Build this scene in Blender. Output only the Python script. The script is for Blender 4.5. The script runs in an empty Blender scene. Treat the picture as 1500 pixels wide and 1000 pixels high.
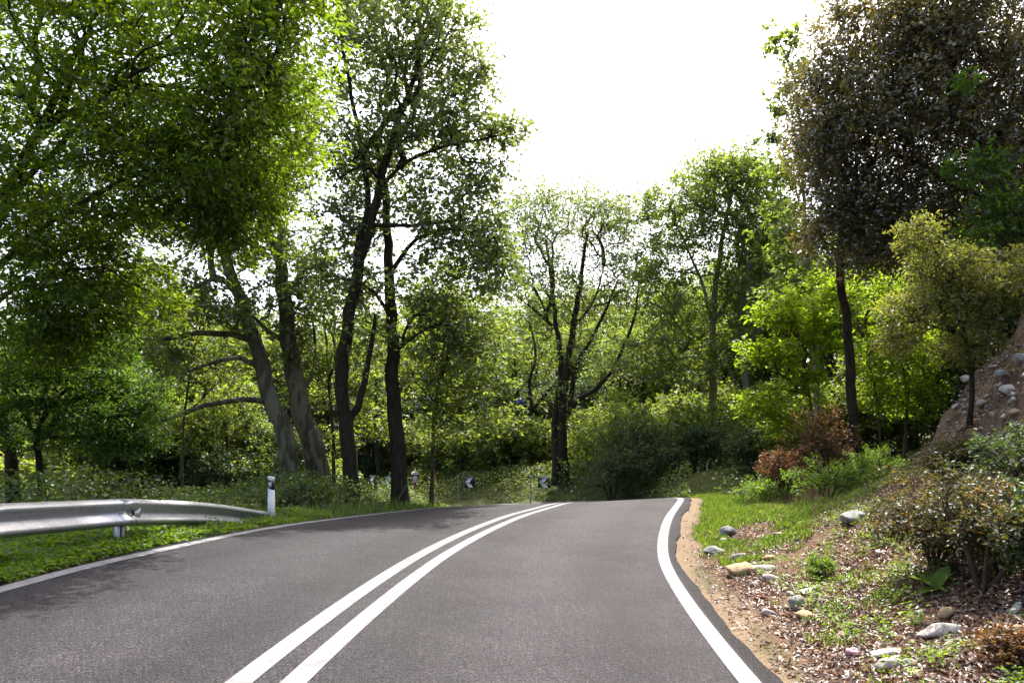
import bpy, math, random
import numpy as np
from mathutils import Vector

# ------------------------------------------------------------------ camera, sky, sun, exposure
scene = bpy.context.scene
col = scene.collection
F, HOR, CAMH = 1083.0, 642.0, 1.45          # focal length in photo pixels, horizon row, eye height (m)
cd = bpy.data.cameras.new('camera')
cam = bpy.data.objects.new('camera', cd)
col.objects.link(cam)
cam.location = (0, 0, CAMH)
cam.rotation_euler = (math.radians(90), 0, 0)
cd.sensor_width = 36.0
cd.lens = F / 1500 * 36
cd.shift_y = (HOR - 500) / 1500
cd.clip_start = 0.05
cd.clip_end = 3000
scene.camera = cam

SUN_EL, SUN_AZ = 58.0, 16.0                # azimuth from the view direction, negative to the left
world = bpy.data.worlds.new('World')
scene.world = world
world.use_nodes = True
wn = world.node_tree
for n in list(wn.nodes):
    wn.nodes.remove(n)
sky = wn.nodes.new('ShaderNodeTexSky')
sky.sky_type = 'NISHITA'
sky.sun_disc = False
sky.sun_elevation = math.radians(SUN_EL)
sky.sun_rotation = math.radians(SUN_AZ)
sky.air_density = 1.0
sky.dust_density = 6.0
sky.ozone_density = 0.6
bg = wn.nodes.new('ShaderNodeBackground')
bg.inputs['Strength'].default_value = 0.15
wo = wn.nodes.new('ShaderNodeOutputWorld')
wn.links.new(sky.outputs[0], bg.inputs[0])
wn.links.new(bg.outputs[0], wo.inputs[0])

sl = bpy.data.lights.new('sun', 'SUN')
sl.energy = 3.6
sl.angle = math.radians(0.53)
sl.color = (1.0, 0.965, 0.91)
sun = bpy.data.objects.new('sun', sl)
col.objects.link(sun)
_e, _a = math.radians(SUN_EL), math.radians(SUN_AZ)
SUNV = Vector((math.sin(_a) * math.cos(_e), math.cos(_a) * math.cos(_e), math.sin(_e)))
sun.rotation_euler = SUNV.to_track_quat('Z', 'Y').to_euler()
sun.location = (0, 0, 30)

scene.view_settings.view_transform = 'Standard'
scene.view_settings.look = 'None'
scene.view_settings.exposure = 1.75
scene.view_settings.gamma = 1.0
scene.view_settings.use_curve_mapping = False
scene.cycles.max_bounces = 8
scene.cycles.diffuse_bounces = 4
scene.cycles.glossy_bounces = 2
scene.cycles.transmission_bounces = 5
scene.cycles.caustics_reflective = False
scene.cycles.caustics_refractive = False

R = np.random.default_rng(7)
random.seed(7)
PI = math.pi


# ------------------------------------------------------------------ small helpers
def W(px, py, d):
    """point at photo pixel (px, py) at a distance d in front of the camera"""
    return np.array([(px - 750) / F * d, d, CAMH - (py - HOR) / F * d])


def tag(o, label=None, cat=None, group=None, kind=None):
    if label: o['label'] = label
    if cat: o['category'] = cat
    if group: o['group'] = group
    if kind: o['kind'] = kind
    return o


def mesh_np(name, v, tris=None, quads=None, mat=None, smooth=False, attrs=None):
    me = bpy.data.meshes.new(name)
    v = np.asarray(v, np.float32)
    nt = 0 if tris is None else len(tris)
    nq = 0 if quads is None else len(quads)
    me.vertices.add(len(v))
    me.vertices.foreach_set('co', v.ravel())
    me.loops.add(nt * 3 + nq * 4)
    me.polygons.add(nt + nq)
    parts = []
    if nt: parts.append(np.asarray(tris, np.int32).ravel())
    if nq: parts.append(np.asarray(quads, np.int32).ravel())
    me.loops.foreach_set('vertex_index', np.concatenate(parts))
    st = np.concatenate([np.arange(nt) * 3, nt * 3 + np.arange(nq) * 4]).astype(np.int32)
    me.polygons.foreach_set('loop_start', st)
    if smooth:
        me.polygons.foreach_set('use_smooth', np.ones(nt + nq, bool))
    if attrs:
        for k, a in attrs.items():
            at = me.attributes.new(k, 'FLOAT', 'POINT')
            at.data.foreach_set('value', np.asarray(a, np.float32))
    me.update(calc_edges=True)
    if mat: me.materials.append(mat)
    return me


def link(name, me, parent=None, loc=None):
    o = bpy.data.objects.new(name, me)
    col.objects.link(o)
    if parent is not None: o.parent = parent
    if loc is not None: o.location = [float(c) for c in loc]
    return o


def thing(name, label, cat, loc=(0, 0, 0), rz=0, group=None):
    o = link(name, None, None, loc)
    o.empty_display_size = 0.2
    o.rotation_euler = (0, 0, rz)
    return tag(o, label, cat, group)


def copy_tree(o, loc, rz, sc, label, group, parent=None):
    c = o.copy()
    col.objects.link(c)
    if parent is None:
        c.location = [float(q) for q in loc]
        c.rotation_euler = (0, 0, rz)
        c.scale = sc if hasattr(sc, '__len__') else (sc, sc, sc)
        c['label'] = label
        if group: c['group'] = group
    else:
        c.parent = parent
    for ch in list(o.children):
        copy_tree(ch, None, 0, 1, None, None, c)
    return c


_lat = np.random.default_rng(99).random((64, 64, 64)).astype(np.float32)


def vnoise(x, y, z=0.0):
    x, y, z = np.broadcast_arrays(np.asarray(x, float), np.asarray(y, float), np.asarray(z, float))
    xi, yi, zi = np.floor(x).astype(int), np.floor(y).astype(int), np.floor(z).astype(int)
    fx, fy, fz = x - xi, y - yi, z - zi
    fx, fy, fz = [t * t * (3 - 2 * t) for t in (fx, fy, fz)]
    r = 0
    for a in (0, 1):
        for b in (0, 1):
            for c in (0, 1):
                w = (fx if a else 1 - fx) * (fy if b else 1 - fy) * (fz if c else 1 - fz)
                r = r + w * _lat[(xi + a) & 63, (yi + b) & 63, (zi + c) & 63]
    return r


def fbm(x, y, z=0.0, o=3):
    r, a, t = 0, 1.0, 0
    for i in range(o):
        r = r + a * vnoise(np.asarray(x) * 2 ** i + 17 * i, np.asarray(y) * 2 ** i + 5 * i, np.asarray(z) * 2 ** i)
        t += a
        a *= .5
    return r / t


def norm(a):
    return a / (np.linalg.norm(a, axis=-1, keepdims=True) + 1e-9)


def tube(pts, rad, sides, caps=False):
    """verts, quads (and end-cap tris) of a tube along pts"""
    pts = np.asarray(pts, float)
    rad = np.broadcast_to(np.asarray(rad, float), (len(pts),))
    t = np.gradient(pts, axis=0)
    t = norm(t)
    ref = np.array([0, 0, 1.0]) if abs(t[0, 2]) < .9 else np.array([1.0, 0, 0])
    u = norm(ref - (t @ ref)[:, None] * t)
    w = np.cross(t, u)
    an = np.arange(sides) / sides * 2 * PI
    v = pts[:, None, :] + rad[:, None, None] * (np.cos(an)[None, :, None] * u[:, None, :] + np.sin(an)[None, :, None] * w[:, None, :])
    n = len(pts)
    i = np.arange(n - 1)[:, None] * sides
    k = np.arange(sides)[None, :]
    k2 = (k + 1) % sides
    q = np.stack([i + k, i + k2, i + sides + k2, i + sides + k], -1).reshape(-1, 4)
    v = v.reshape(-1, 3)
    return v, q


class MB:
    """collects verts / tris / quads into one mesh"""
    def __init__(s):
        s.v, s.t, s.q, s.n = [], [], [], 0

    def add(s, v, t=None, q=None):
        v = np.asarray(v, float)
        s.v.append(v)
        if t is not None and len(t): s.t.append(np.asarray(t) + s.n)
        if q is not None and len(q): s.q.append(np.asarray(q) + s.n)
        s.n += len(v)
        return s

    def tube(s, p, r, n=6):
        v, q = tube(p, r, n)
        return s.add(v, None, q)

    def box(s, c, h, rot=None, chamfer=0.0):
        hx, hy, hz = h
        if chamfer > 0:
            b = chamfer
            ring = [(-hx + b, -hy), (hx - b, -hy), (hx, -hy + b), (hx, hy - b), (hx - b, hy), (-hx + b, hy), (-hx, hy - b), (-hx, -hy + b)]
        else:
            ring = [(-hx, -hy), (hx, -hy), (hx, hy), (-hx, hy)]
        m = len(ring)
        v = [(x, y, -hz) for x, y in ring] + [(x, y, hz) for x, y in ring]
        v = np.array(v, float)
        q = [(i, (i + 1) % m, m + (i + 1) % m, m + i) for i in range(m)]
        t = [(0, i + 1, i) for i in range(1, m - 1)] + [(m, m + i, m + i + 1) for i in range(1, m - 1)]
        if rot is not None: v = v @ np.asarray(rot).T
        return s.add(v + np.asarray(c), t, q)

    def prism(s, poly, y0, y1):
        """polygon in xz extruded along y (convex or fan-able)"""
        m = len(poly)
        v = [(x, y0, z) for x, z in poly] + [(x, y1, z) for x, z in poly]
        q = [(i, (i + 1) % m, m + (i + 1) % m, m + i) for i in range(m)]
        t = [(0, i, i + 1) for i in range(1, m - 1)] + [(m, m + i + 1, m + i) for i in range(1, m - 1)]
        return s.add(v, t, q)

    def mesh(s, name, mat, smooth=False):
        return mesh_np(name, np.concatenate(s.v), np.concatenate(s.t) if s.t else None,
                       np.concatenate(s.q) if s.q else None, mat, smooth)

    def obj(s, name, mat, parent=None, smooth=False, loc=None):
        return link(name, s.mesh(name, mat, smooth), parent, loc)


# ------------------------------------------------------------------ materials
def mat_new(name):
    m = bpy.data.materials.new(name)
    m.use_nodes = True
    nt = m.node_tree
    for n in list(nt.nodes): nt.nodes.remove(n)
    out = nt.nodes.new('ShaderNodeOutputMaterial')
    return m, nt, out


def N(nt, t, **kw):
    n = nt.nodes.new(t)
    for k, v in kw.items():
        if k.startswith('i_'):
            n.inputs[k[2:].replace('_', ' ')].default_value = v
        else:
            setattr(n, k, v)
    return n


def ramp(nt, fac, stops):
    r = nt.nodes.new('ShaderNodeValToRGB')
    el = r.color_ramp.elements
    while len(el) < len(stops): el.new(0.5)
    for e, (p, c) in zip(el, stops):
        e.position = p
        e.color = (*c, 1) if len(c) == 3 else c
    nt.links.new(fac, r.inputs[0])
    return r.outputs[0]


def noise(nt, scale, detail=4, rough=.6, vec=None, dist=0.0):
    n = N(nt, 'ShaderNodeTexNoise')
    n.inputs['Scale'].default_value = scale
    n.inputs['Detail'].default_value = detail
    n.inputs['Roughness'].default_value = rough
    n.inputs['Distortion'].default_value = dist
    if vec is None:
        tc = N(nt, 'ShaderNodeNewGeometry')
        vec = tc.outputs['Position']
    nt.links.new(vec, n.inputs['Vector'])
    return n.outputs[0]


def mixc(nt, fac, a, b, mode='MIX'):
    m = N(nt, 'ShaderNodeMix', data_type='RGBA', blend_type=mode)
    for sock, val in ((m.inputs[0], fac), (m.inputs[6], a), (m.inputs[7], b)):
        if isinstance(val, (int, float)): sock.default_value = val
        elif isinstance(val, tuple): sock.default_value = (*val, 1)
        else: nt.links.new(val, sock)
    return m.outputs[2]


def mathn(nt, op, a, b=None, c=None):
    m = N(nt, 'ShaderNodeMath', operation=op)
    for i, val in enumerate((a, b, c)):
        if val is None: continue
        if isinstance(val, (int, float)): m.inputs[i].default_value = val
        else: nt.links.new(val, m.inputs[i])
    return m.outputs[0]


def bump(nt, h, strength, dist=0.02):
    b = N(nt, 'ShaderNodeBump')
    b.inputs['Strength'].default_value = strength
    b.inputs['Distance'].default_value = dist
    nt.links.new(h, b.inputs['Height'])
    return b.outputs[0]


def bsdf(nt, out, colour, rough=.8, spec=.3, metal=0.0, nrm=None):
    p = N(nt, 'ShaderNodeBsdfPrincipled')
    for sock, val in (('Base Color', colour), ('Roughness', rough), ('Specular IOR Level', spec), ('Metallic', metal)):
        s = p.inputs[sock]
        if isinstance(val, (int, float)): s.default_value = val
        elif isinstance(val, tuple): s.default_value = (*val, 1)
        else: nt.links.new(val, s)
    if nrm is not None: nt.links.new(nrm, p.inputs['Normal'])
    nt.links.new(p.outputs[0], out.inputs[0])
    return p


def simple(name, c, rough=.6, spec=.4, metal=0.0, var=.25, scale=14, bumpy=0.0):
    m, nt, out = mat_new(name)
    tc = N(nt, 'ShaderNodeTexCoord')
    n = noise(nt, scale, 5, .65, tc.outputs['Object'])
    lo = tuple(x * (1 - var) for x in c)
    hi = tuple(min(1, x * (1 + var * .6)) for x in c)
    cc = ramp(nt, n, [(.3, lo), (.7, hi)])
    nr = bump(nt, n, bumpy, .02) if bumpy else None
    bsdf(nt, out, cc, rough, spec, metal, nr)
    return m


def leafmat(name, stops, trans_gain=(1.5, 1.45, .7), trans=.5, gloss=.06, rough=.4):
    """stops: ramp over the per-leaf random number; light passes through the blade"""
    m, nt, out = mat_new(name)
    at = N(nt, 'ShaderNodeAttribute', attribute_name='rnd')
    oi = N(nt, 'ShaderNodeObjectInfo')
    fac = mathn(nt, 'MULTIPLY_ADD', oi.outputs['Random'], .16, mathn(nt, 'ADD', at.outputs['Fac'], -.08))
    c = ramp(nt, fac, stops)
    tcol = mixc(nt, 1.0, c, tuple(trans_gain), 'MULTIPLY')
    d = N(nt, 'ShaderNodeBsdfDiffuse')
    t = N(nt, 'ShaderNodeBsdfTranslucent')
    g = N(nt, 'ShaderNodeBsdfGlossy')
    g.inputs['Roughness'].default_value = rough
    g.inputs['Color'].default_value = (.9, .92, .95, 1)
    nt.links.new(c, d.inputs[0])
    nt.links.new(tcol, t.inputs[0])
    m1 = N(nt, 'ShaderNodeMixShader')
    m1.inputs[0].default_value = trans
    nt.links.new(d.outputs[0], m1.inputs[1])
    nt.links.new(t.outputs[0], m1.inputs[2])
    m2 = N(nt, 'ShaderNodeMixShader')
    m2.inputs[0].default_value = gloss
    nt.links.new(m1.outputs[0], m2.inputs[1])
    nt.links.new(g.outputs[0], m2.inputs[2])
    nt.links.new(m2.outputs[0], out.inputs[0])
    return m


def barkmat(name, dark, light, patch=None, scale=1.0):
    m, nt, out = mat_new(name)
    tc = N(nt, 'ShaderNodeTexCoord')
    mp = N(nt, 'ShaderNodeMapping')
    mp.inputs['Scale'].default_value = (1, 1, .28)
    nt.links.new(tc.outputs['Object'], mp.inputs[0])
    n1 = noise(nt, 16 * scale, 6, .7, mp.outputs[0], .4)
    n2 = noise(nt, 3.2 * scale, 4, .6, mp.outputs[0], 1.2)
    c = ramp(nt, n1, [(.3, dark), (.7, light)])
    if patch:
        f = ramp(nt, n2, [(.48, (0, 0, 0)), (.56, (1, 1, 1))])
        c = mixc(nt, f, c, patch)
    else:
        f = ramp(nt, n2, [(.3, (.6, .6, .6)), (.7, (1.2, 1.2, 1.15))])
        c = mixc(nt, 1.0, c, f, 'MULTIPLY')
    bsdf(nt, out, c, .9, .15, 0, bump(nt, n1, .7, .03))
    return m


# leaf colours are reflectances of the leaves themselves
M = {}
M['leaf_left'] = leafmat('leaf_left_tree', [(.05, (.036, .070, .012)), (.5, (.075, .130, .016)), (.95, (.135, .180, .020))], (2.3, 2.15, .55), .62, .04, .4)
M['leaf_low'] = leafmat('leaf_low_tree', [(.05, (.036, .080, .014)), (.5, (.062, .125, .018)), (.95, (.100, .165, .022))], (1.9, 1.9, .6), .58, .03, .45)
M['leaf_plane'] = leafmat('leaf_plane_tree', [(.05, (.064, .088, .034)), (.5, (.105, .132, .044)), (.95, (.165, .185, .050))], (1.7, 1.85, .8), .56, .05, .42)
M['leaf_mid'] = leafmat('leaf_mid_wood', [(.05, (.066, .092, .026)), (.5, (.118, .150, .034)), (.95, (.185, .20, .038))], (1.8, 2.0, .7), .58, .035, .45)
M['leaf_bright'] = leafmat('leaf_bright_sapling', [(.05, (.10, .140, .016)), (.5, (.17, .215, .018)), (.95, (.22, .26, .020))], (1.8, 2.1, .5), .62, .03, .45)
M['leaf_dark'] = leafmat('leaf_dark_shrub', [(.05, (.024, .044, .014)), (.5, (.042, .070, .020)), (.95, (.075, .110, .028))], (1.5, 1.6, .7), .45, .035, .5)
M['leaf_holm'] = leafmat('leaf_holm_oak', [(.05, (.045, .050, .025)), (.4, (.085, .085, .038)), (.7, (.135, .115, .045)), (.97, (.21, .155, .05))], (2.0, 1.8, .7), .5, .11, .36)
M['leaf_young_oak'] = leafmat('leaf_young_oak', [(.05, (.085, .095, .026)), (.5, (.15, .150, .040)), (.95, (.23, .21, .06))], (1.6, 1.75, .6), .52, .04, .45)
M['leaf_red'] = leafmat('leaf_russet', [(.05, (.085, .048, .022)), (.45, (.15, .080, .034)), (.75, (.18, .115, .04)), (.95, (.11, .12, .03))], (1.6, 1.2, .7), .42, .03, .45)
M['leaf_mottled'] = leafmat('leaf_mottled', [(.05, (.032, .042, .014)), (.45, (.060, .070, .022)), (.7, (.10, .088, .030)), (.95, (.18, .11, .036))], (1.6, 1.4, .6), .45, .04, .45)
M['leaf_weed'] = leafmat('leaf_weed', [(.05, (.055, .105, .015)), (.5, (.095, .165, .020)), (.95, (.15, .21, .024))], (1.8, 1.8, .5), .58, .03, .45)
M['leaf_bramble'] = leafmat('leaf_bramble', [(.05, (.042, .070, .018)), (.5, (.075, .112, .028)), (.9, (.11, .145, .036)), (.99, (.15, .13, .05))], (1.7, 1.7, .6), .52, .035, .5)
M['grass'] = leafmat('grass_blades', [(.03, (.050, .100, .016)), (.5, (.085, .145, .020)), (.85, (.12, .175, .026)), (.98, (.22, .19, .08))], (1.7, 1.7, .6), .52, .03, .5)
M['dry_grass'] = leafmat('dry_grass_blades', [(.05, (.15, .11, .055)), (.95, (.28, .22, .11))], (1.2, 1.1, .9), .35, .03, .5)
M['litter'] = leafmat('dead_leaves', [(.03, (.060, .034, .022)), (.35, (.13, .072, .046)), (.7, (.21, .135, .092)), (.97, (.36, .28, .22))], (1.2, 1, .8), .22, .06, .45)
M['bark_plane'] = barkmat('bark_mottled', (.045, .038, .028), (.11, .095, .07), (.17, .155, .115))
M['bark_dark'] = barkmat('bark_dark', (.018, .015, .011), (.060, .048, .035))
M['bark_grey'] = barkmat('bark_grey', (.10, .09, .075), (.24, .22, .19), (.17, .155, .125))
M['bark_brown'] = barkmat('bark_brown', (.05, .036, .024), (.13, .095, .066))
M['stem'] = simple('green_stem', (.07, .085, .03), .7, .2)
M['galv'] = None
M['white_plastic'] = simple('white_plastic', (.74, .76, .77), .45, .4, 0, .12, 9)
M['black_plastic'] = simple('black_plastic', (.02, .02, .022), .5, .4)
M['reflector'] = simple('grey_reflector', (.55, .56, .58), .25, .6, 0, .1, 120)
M['sign_dark'] = simple('sign_dark_blue', (.012, .018, .035), .45, .4)
M['sign_white'] = simple('sign_white', (.78, .79, .80), .4, .4, 0, .06)
M['steel_post'] = simple('steel_post', (.32, .33, .34), .5, .5, .6)
M['red_paint'] = simple('red_paint', (.30, .05, .03), .6, .3)
M['roof_paint'] = simple('pale_roof_paint', (.62, .58, .55), .6, .3)
M['rock_pale'] = simple('rock_pale', (.40, .36, .31), .9, .2, 0, .4, 9, .8)
M['rock_grey'] = simple('rock_grey', (.24, .23, .215), .9, .2, 0, .4, 9, .8)
M['rock_tan'] = simple('rock_tan', (.36, .25, .15), .92, .15, 0, .35, 9, .8)
M['stick'] = simple('dead_wood', (.14, .11, .085), .9, .15, 0, .4, 20, .5)


def galv():
    m, nt, out = mat_new('galvanised_steel')
    tc = N(nt, 'ShaderNodeTexCoord')
    n1 = noise(nt, 30, 4, .6, tc.outputs['Object'])
    n2 = noise(nt, 2.5, 6, .7, tc.outputs['Object'], .6)
    c = ramp(nt, n1, [(.3, (.36, .37, .38)), (.7, (.50, .51, .52))])
    dirt = ramp(nt, n2, [(.52, (0, 0, 0)), (.75, (1, 1, 1))])
    c = mixc(nt, mathn(nt, 'MULTIPLY', dirt, .55), c, (.17, .155, .14))
    r = ramp(nt, n2, [(.3, (.34,) * 3), (.7, (.55,) * 3)])
    bsdf(nt, out, c, r, .5, .75, bump(nt, n1, .05, .005))
    return m


M['galv'] = galv()

# ------------------------------------------------------------------ the road in plan and profile
ds = .25
S = np.arange(-24, 90.01, ds)
KS = [-24, -.01, 0, 4, 8, 12, 14.5, 16.5, 18.5, 38, 44, 90]
KV = [0, 0, .0463, .0034, .0375, .0143, .0, -.045, -.085, -.085, 0, 0]
kap = np.interp(S, KS, KV)
i0 = int(np.argmin(abs(S)))
th = np.cumsum(kap) * ds
th = th - th[i0] - .0116
cx = np.cumsum(np.sin(th)) * ds
cy = np.cumsum(np.cos(th)) * ds
cx = cx - cx[i0] - 1.4932
cy = cy - cy[i0] + 3.0
sm = np.ones(7) / 7
elev = np.interp(S, [-24, 0, 4, 8, 12, 16, 18, 20, 24, 30, 40, 60, 90], [.1, 0, -.014, -.08, -.094, -.19, -.33, -.54, -1.02, -1.72, -2.55, -3.2, -3.4])
cross = np.interp(S, [-24, 0, 4, 8, 12, 16, 20, 90], [.0375, .0375, .0601, .0456, -.0167, -.05, -.055, -.045])
elev = np.convolve(np.pad(elev, 3, 'edge'), sm, 'valid')
cross = np.convolve(np.pad(cross, 3, 'edge'), sm, 'valid')
LINE_L, LINE_R = 3.03, 3.0


def road_coord(x, y):
    """nearest centre-line station index and signed offset (left positive)"""
    x = np.asarray(x, float).ravel()
    y = np.asarray(y, float).ravel()
    idx = np.empty(len(x), int)
    for a in range(0, len(x), 20000):
        d2 = (x[a:a + 20000, None] - cx[None, ::2]) ** 2 + (y[a:a + 20000, None] - cy[None, ::2]) ** 2
        idx[a:a + 20000] = d2.argmin(1) * 2
    idx = np.clip(idx, 0, len(S) - 1)
    dx, dy = x - cx[idx], y - cy[idx]
    o = -dx * np.cos(th[idx]) + dy * np.sin(th[idx])
    dist = np.hypot(dx, dy)
    o = np.where(dist > abs(o) + .3, np.sign(o) * dist, o)
    return idx, o


def smooth01(t):
    t = np.clip(t, 0, 1)
    return t * t * (3 - 2 * t)


def terrain(x, y, detail=True):
    shp = np.shape(x)
    x = np.asarray(x, float).ravel()
    y = np.asarray(y, float).ravel()
    idx, o = road_coord(x, y)
    zi = np.zeros(len(x))
    for a in range(0, len(x), 20000):
        d2 = (x[a:a + 20000, None] - cx[None, ::4]) ** 2 + (y[a:a + 20000, None] - cy[None, ::4]) ** 2
        w = 1 / (d2 + 1.0) ** 2
        w /= w.sum(1, keepdims=True)
        oc = np.clip(o[a:a + 20000], -3.4, 3.4)
        zi[a:a + 20000] = w @ elev[::4] + (w @ cross[::4]) * oc
    zr = elev[idx] + cross[idx] * np.clip(o, -3.4, 3.4)
    f = smooth01((abs(o) - 3.3) / 2.5)
    z = zr * (1 - f) + zi * f
    z = z - .05 * (1 - smooth01((abs(o) - 3.0) / .25)) - .03        # bed under the asphalt
    s = S[idx]
    # right bank
    e = -o - 3.3
    wob = (fbm(x * .35, y * .35, 3.1) - .5)
    e2 = e + wob * 1.2 * smooth01(e / 2)
    prof = np.interp(e2, [0, .35, 1.4, 3.8, 4.3, 5.5, 8, 14, 40], [0, .02, .22, 1.28, 2.2, 4.3, 5.0, 6.4, 9.5])
    prof2 = np.interp(e2, [0, 1.2, 3.0, 5, 9, 16, 40], [0, .04, .3, 1.1, 2.4, 4.0, 8])
    k = smooth01((s - 9.8) / 4.5)
    k3 = smooth01((s - 18.5) / 3.5)
    prof3 = np.interp(e2, [0, .3, 1.1, 2.2, 6, 16, 40], [0, .06, .65, .95, 1.3, 2.4, 4.5])
    z = z + np.where(e > 0, (prof * (1 - k) + prof2 * k) * (1 - k3) + prof3 * k3, 0)
    # left side: gentle lift away from the road
    eL = o - 3.3
    z = z + np.where(eL > 0, np.interp(eL, [0, .5, 3, 12, 40], [0, .02, .08, .15, .6]), 0)
    r = np.hypot(x, y)
    z = z + np.clip(r - 42, 0, None) * .085 * (1 - smooth01((r - 140) / 120)) + np.where(r > 140, 0, 0)
    if detail:
        g = smooth01((abs(o) - 3.4) / .8)
        z = z + g * ((fbm(x * .9, y * .9) - .5) * .16 + (fbm(x * 3.5, y * 3.5, 7) - .5) * .07)
        steep = smooth01((e2 - 3.6) / .6) * (1 - smooth01((e2 - 6) / 1)) * (1 - k)
        z = z + steep * ((fbm(x * 1.6, y * 1.6, 2, 4) - .5) * 1.1 + (fbm(x * 4.2, y * 4.2, 5, 2) - .5) * .5)
    return z.reshape(shp)


def tz(x, y):
    return float(terrain(np.array([x]), np.array([y]))[0])


# ------------------------------------------------------------------ ground sheet
def axis(lo, hi, step, far, k=1.22):
    a = list(np.arange(lo, hi + 1e-6, step))
    s = step
    while a[-1] < far:
        s *= k
        a.append(a[-1] + s)
    s = step
    while a[0] > -far:
        s *= k
        a.insert(0, a[0] - s)
    return np.array(a)


gx = axis(-9, 11, .16, 420)
gy = axis(2.5, 25, .16, 420)
GX, GY = np.meshgrid(gx, gy)
GZ = terrain(GX, GY)
nx, ny = len(gx), len(gy)
ii = (np.arange(ny - 1)[:, None] * nx + np.arange(nx - 1)[None, :]).ravel()
quads = np.stack([ii, ii + 1, ii + nx + 1, ii + nx], -1)
gidx, go = road_coord(GX, GY)
gs = S[gidx]
ge = -go - 3.3
gxr, gyr = GX.ravel(), GY.ravel()
wobb = fbm(gxr * 1.3, gyr * 1.3, 11)
dirt = np.where(ge > -.5, 1 - smooth01((ge - .02 - .5 * (wobb - .42) ) / .2), 0) * np.where(gs > 18, 1 - smooth01((gs - 18) / 2), 1)
litter = np.where(ge > 0, smooth01((ge - .05) / .25), 0) * (1 - smooth01((gs - 11) / 4))
cut = np.where(ge > 0, smooth01((ge - 3.2 + (wobb - .5)) / .6), 0) * (1 - smooth01((ge - 6) / 1)) * (1 - smooth01((gs - 10) / 4))


def ground_mat():
    m, nt, out = mat_new('ground_earth_and_grass')
    nf = noise(nt, 22, 5, .7)
    nm = noise(nt, 2.2, 5, .65)
    ns = noise(nt, 90, 3, .6)
    green = ramp(nt, nf, [(.25, (.035, .045, .016)), (.55, (.065, .075, .026)), (.8, (.10, .085, .045))])
    lit = ramp(nt, nf, [(.25, (.060, .036, .022)), (.5, (.125, .075, .046)), (.75, (.22, .15, .10))])
    dr = ramp(nt, ns, [(.3, (.095, .065, .040)), (.5, (.19, .135, .085)), (.75, (.32, .25, .18))])
    ct = ramp(nt, nm, [(.3, (.085, .055, .037)), (.55, (.17, .115, .078)), (.75, (.25, .20, .15))])
    ct = mixc(nt, .85, ct, ramp(nt, nf, [(.3, (.3, .3, .3)), (.7, (1.4, 1.4, 1.4))]), 'MULTIPLY')
    def at(n):
        return N(nt, 'ShaderNodeAttribute', attribute_name=n).outputs['Fac']
    c = mixc(nt, at('litter'), green, lit)
    c = mixc(nt, at('cut'), c, ct)
    c = mixc(nt, at('dirt'), c, dr)
    h = mathn(nt, 'ADD', nf, mathn(nt, 'MULTIPLY', ns, .5))
    bsdf(nt, out, c, .95, .12, 0, bump(nt, h, .8, .05))
    return m


gme = mesh_np('ground', np.stack([gxr, gyr, GZ.ravel()], -1), None, quads, ground_mat(), True, {'dirt': dirt, 'litter': litter, 'cut': cut})
ground = tag(link('ground', gme), 'earth ground with grassy verges and a leaf strewn bank', None, None, 'structure')


# ------------------------------------------------------------------ asphalt and its painted lines
def asphalt_mat():
    m, nt, out = mat_new('asphalt')
    uv = N(nt, 'ShaderNodeAttribute', attribute_name='off').outputs['Fac']
    fine = noise(nt, 74, 3, .75)
    mid = noise(nt, 26, 4, .8)
    big = noise(nt, .55, 4, .55)
    c = ramp(nt, fine, [(.38, (.004, .0035, .0040)), (.50, (.019, .0172, .0193)), (.64, (.066, .060, .067))])
    c = mixc(nt, .9, c, ramp(nt, mid, [(.3, (.50, .50, .50)), (.7, (1.5, 1.5, 1.5))]), 'MULTIPLY')
    spk = noise(nt, 75, 2, .5)
    c = mixc(nt, ramp(nt, spk, [(.67, (0, 0, 0)), (.72, (1, 1, 1))]), c, (.13, .12, .12))
    c = mixc(nt, .7, c, ramp(nt, big, [(.3, (.74, .74, .74)), (.7, (1.22, 1.21, 1.21))]), 'MULTIPLY')
    # wheel paths: bitumen polished a little darker, mid-lane a little paler
    wp = mathn(nt, 'PINGPONG', mathn(nt, 'ADD', mathn(nt, 'ABSOLUTE', uv), .25), .85)
    wpn = mathn(nt, 'ADD', mathn(nt, 'DIVIDE', wp, .85), mathn(nt, 'MULTIPLY', mathn(nt, 'ADD', big, -.5), .7))
    c = mixc(nt, .9, c, ramp(nt, wpn, [(.15, (1.18, 1.17, 1.17)), (.9, (.74, .73, .74))]), 'MULTIPLY')
    pat = noise(nt, 1.7, 5, .7)
    c = mixc(nt, .8, c, ramp(nt, pat, [(.35, (.82, .81, .83)), (.68, (1.25, 1.25, 1.24))]), 'MULTIPLY')
    ao = mathn(nt, 'ADD', mathn(nt, 'ABSOLUTE', uv), mathn(nt, 'MULTIPLY', mathn(nt, 'ADD', mid, -.5), .1))
    c = mixc(nt, 1.0, c, ramp(nt, mathn(nt, 'ADD', ao, -2.6), [(.47, (1, 1, 1)), (.53, (.42, .40, .41))]), 'MULTIPLY')   # unworn black bitumen outside the lines
    h = mathn(nt, 'ADD', mathn(nt, 'MULTIPLY', fine, .6), mid)
    rg = ramp(nt, big, [(.3, (.70,) * 3), (.7, (.82,) * 3)])
    bsdf(nt, out, c, rg, .17, 0, bump(nt, h, .9, .016))
    return m


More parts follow.
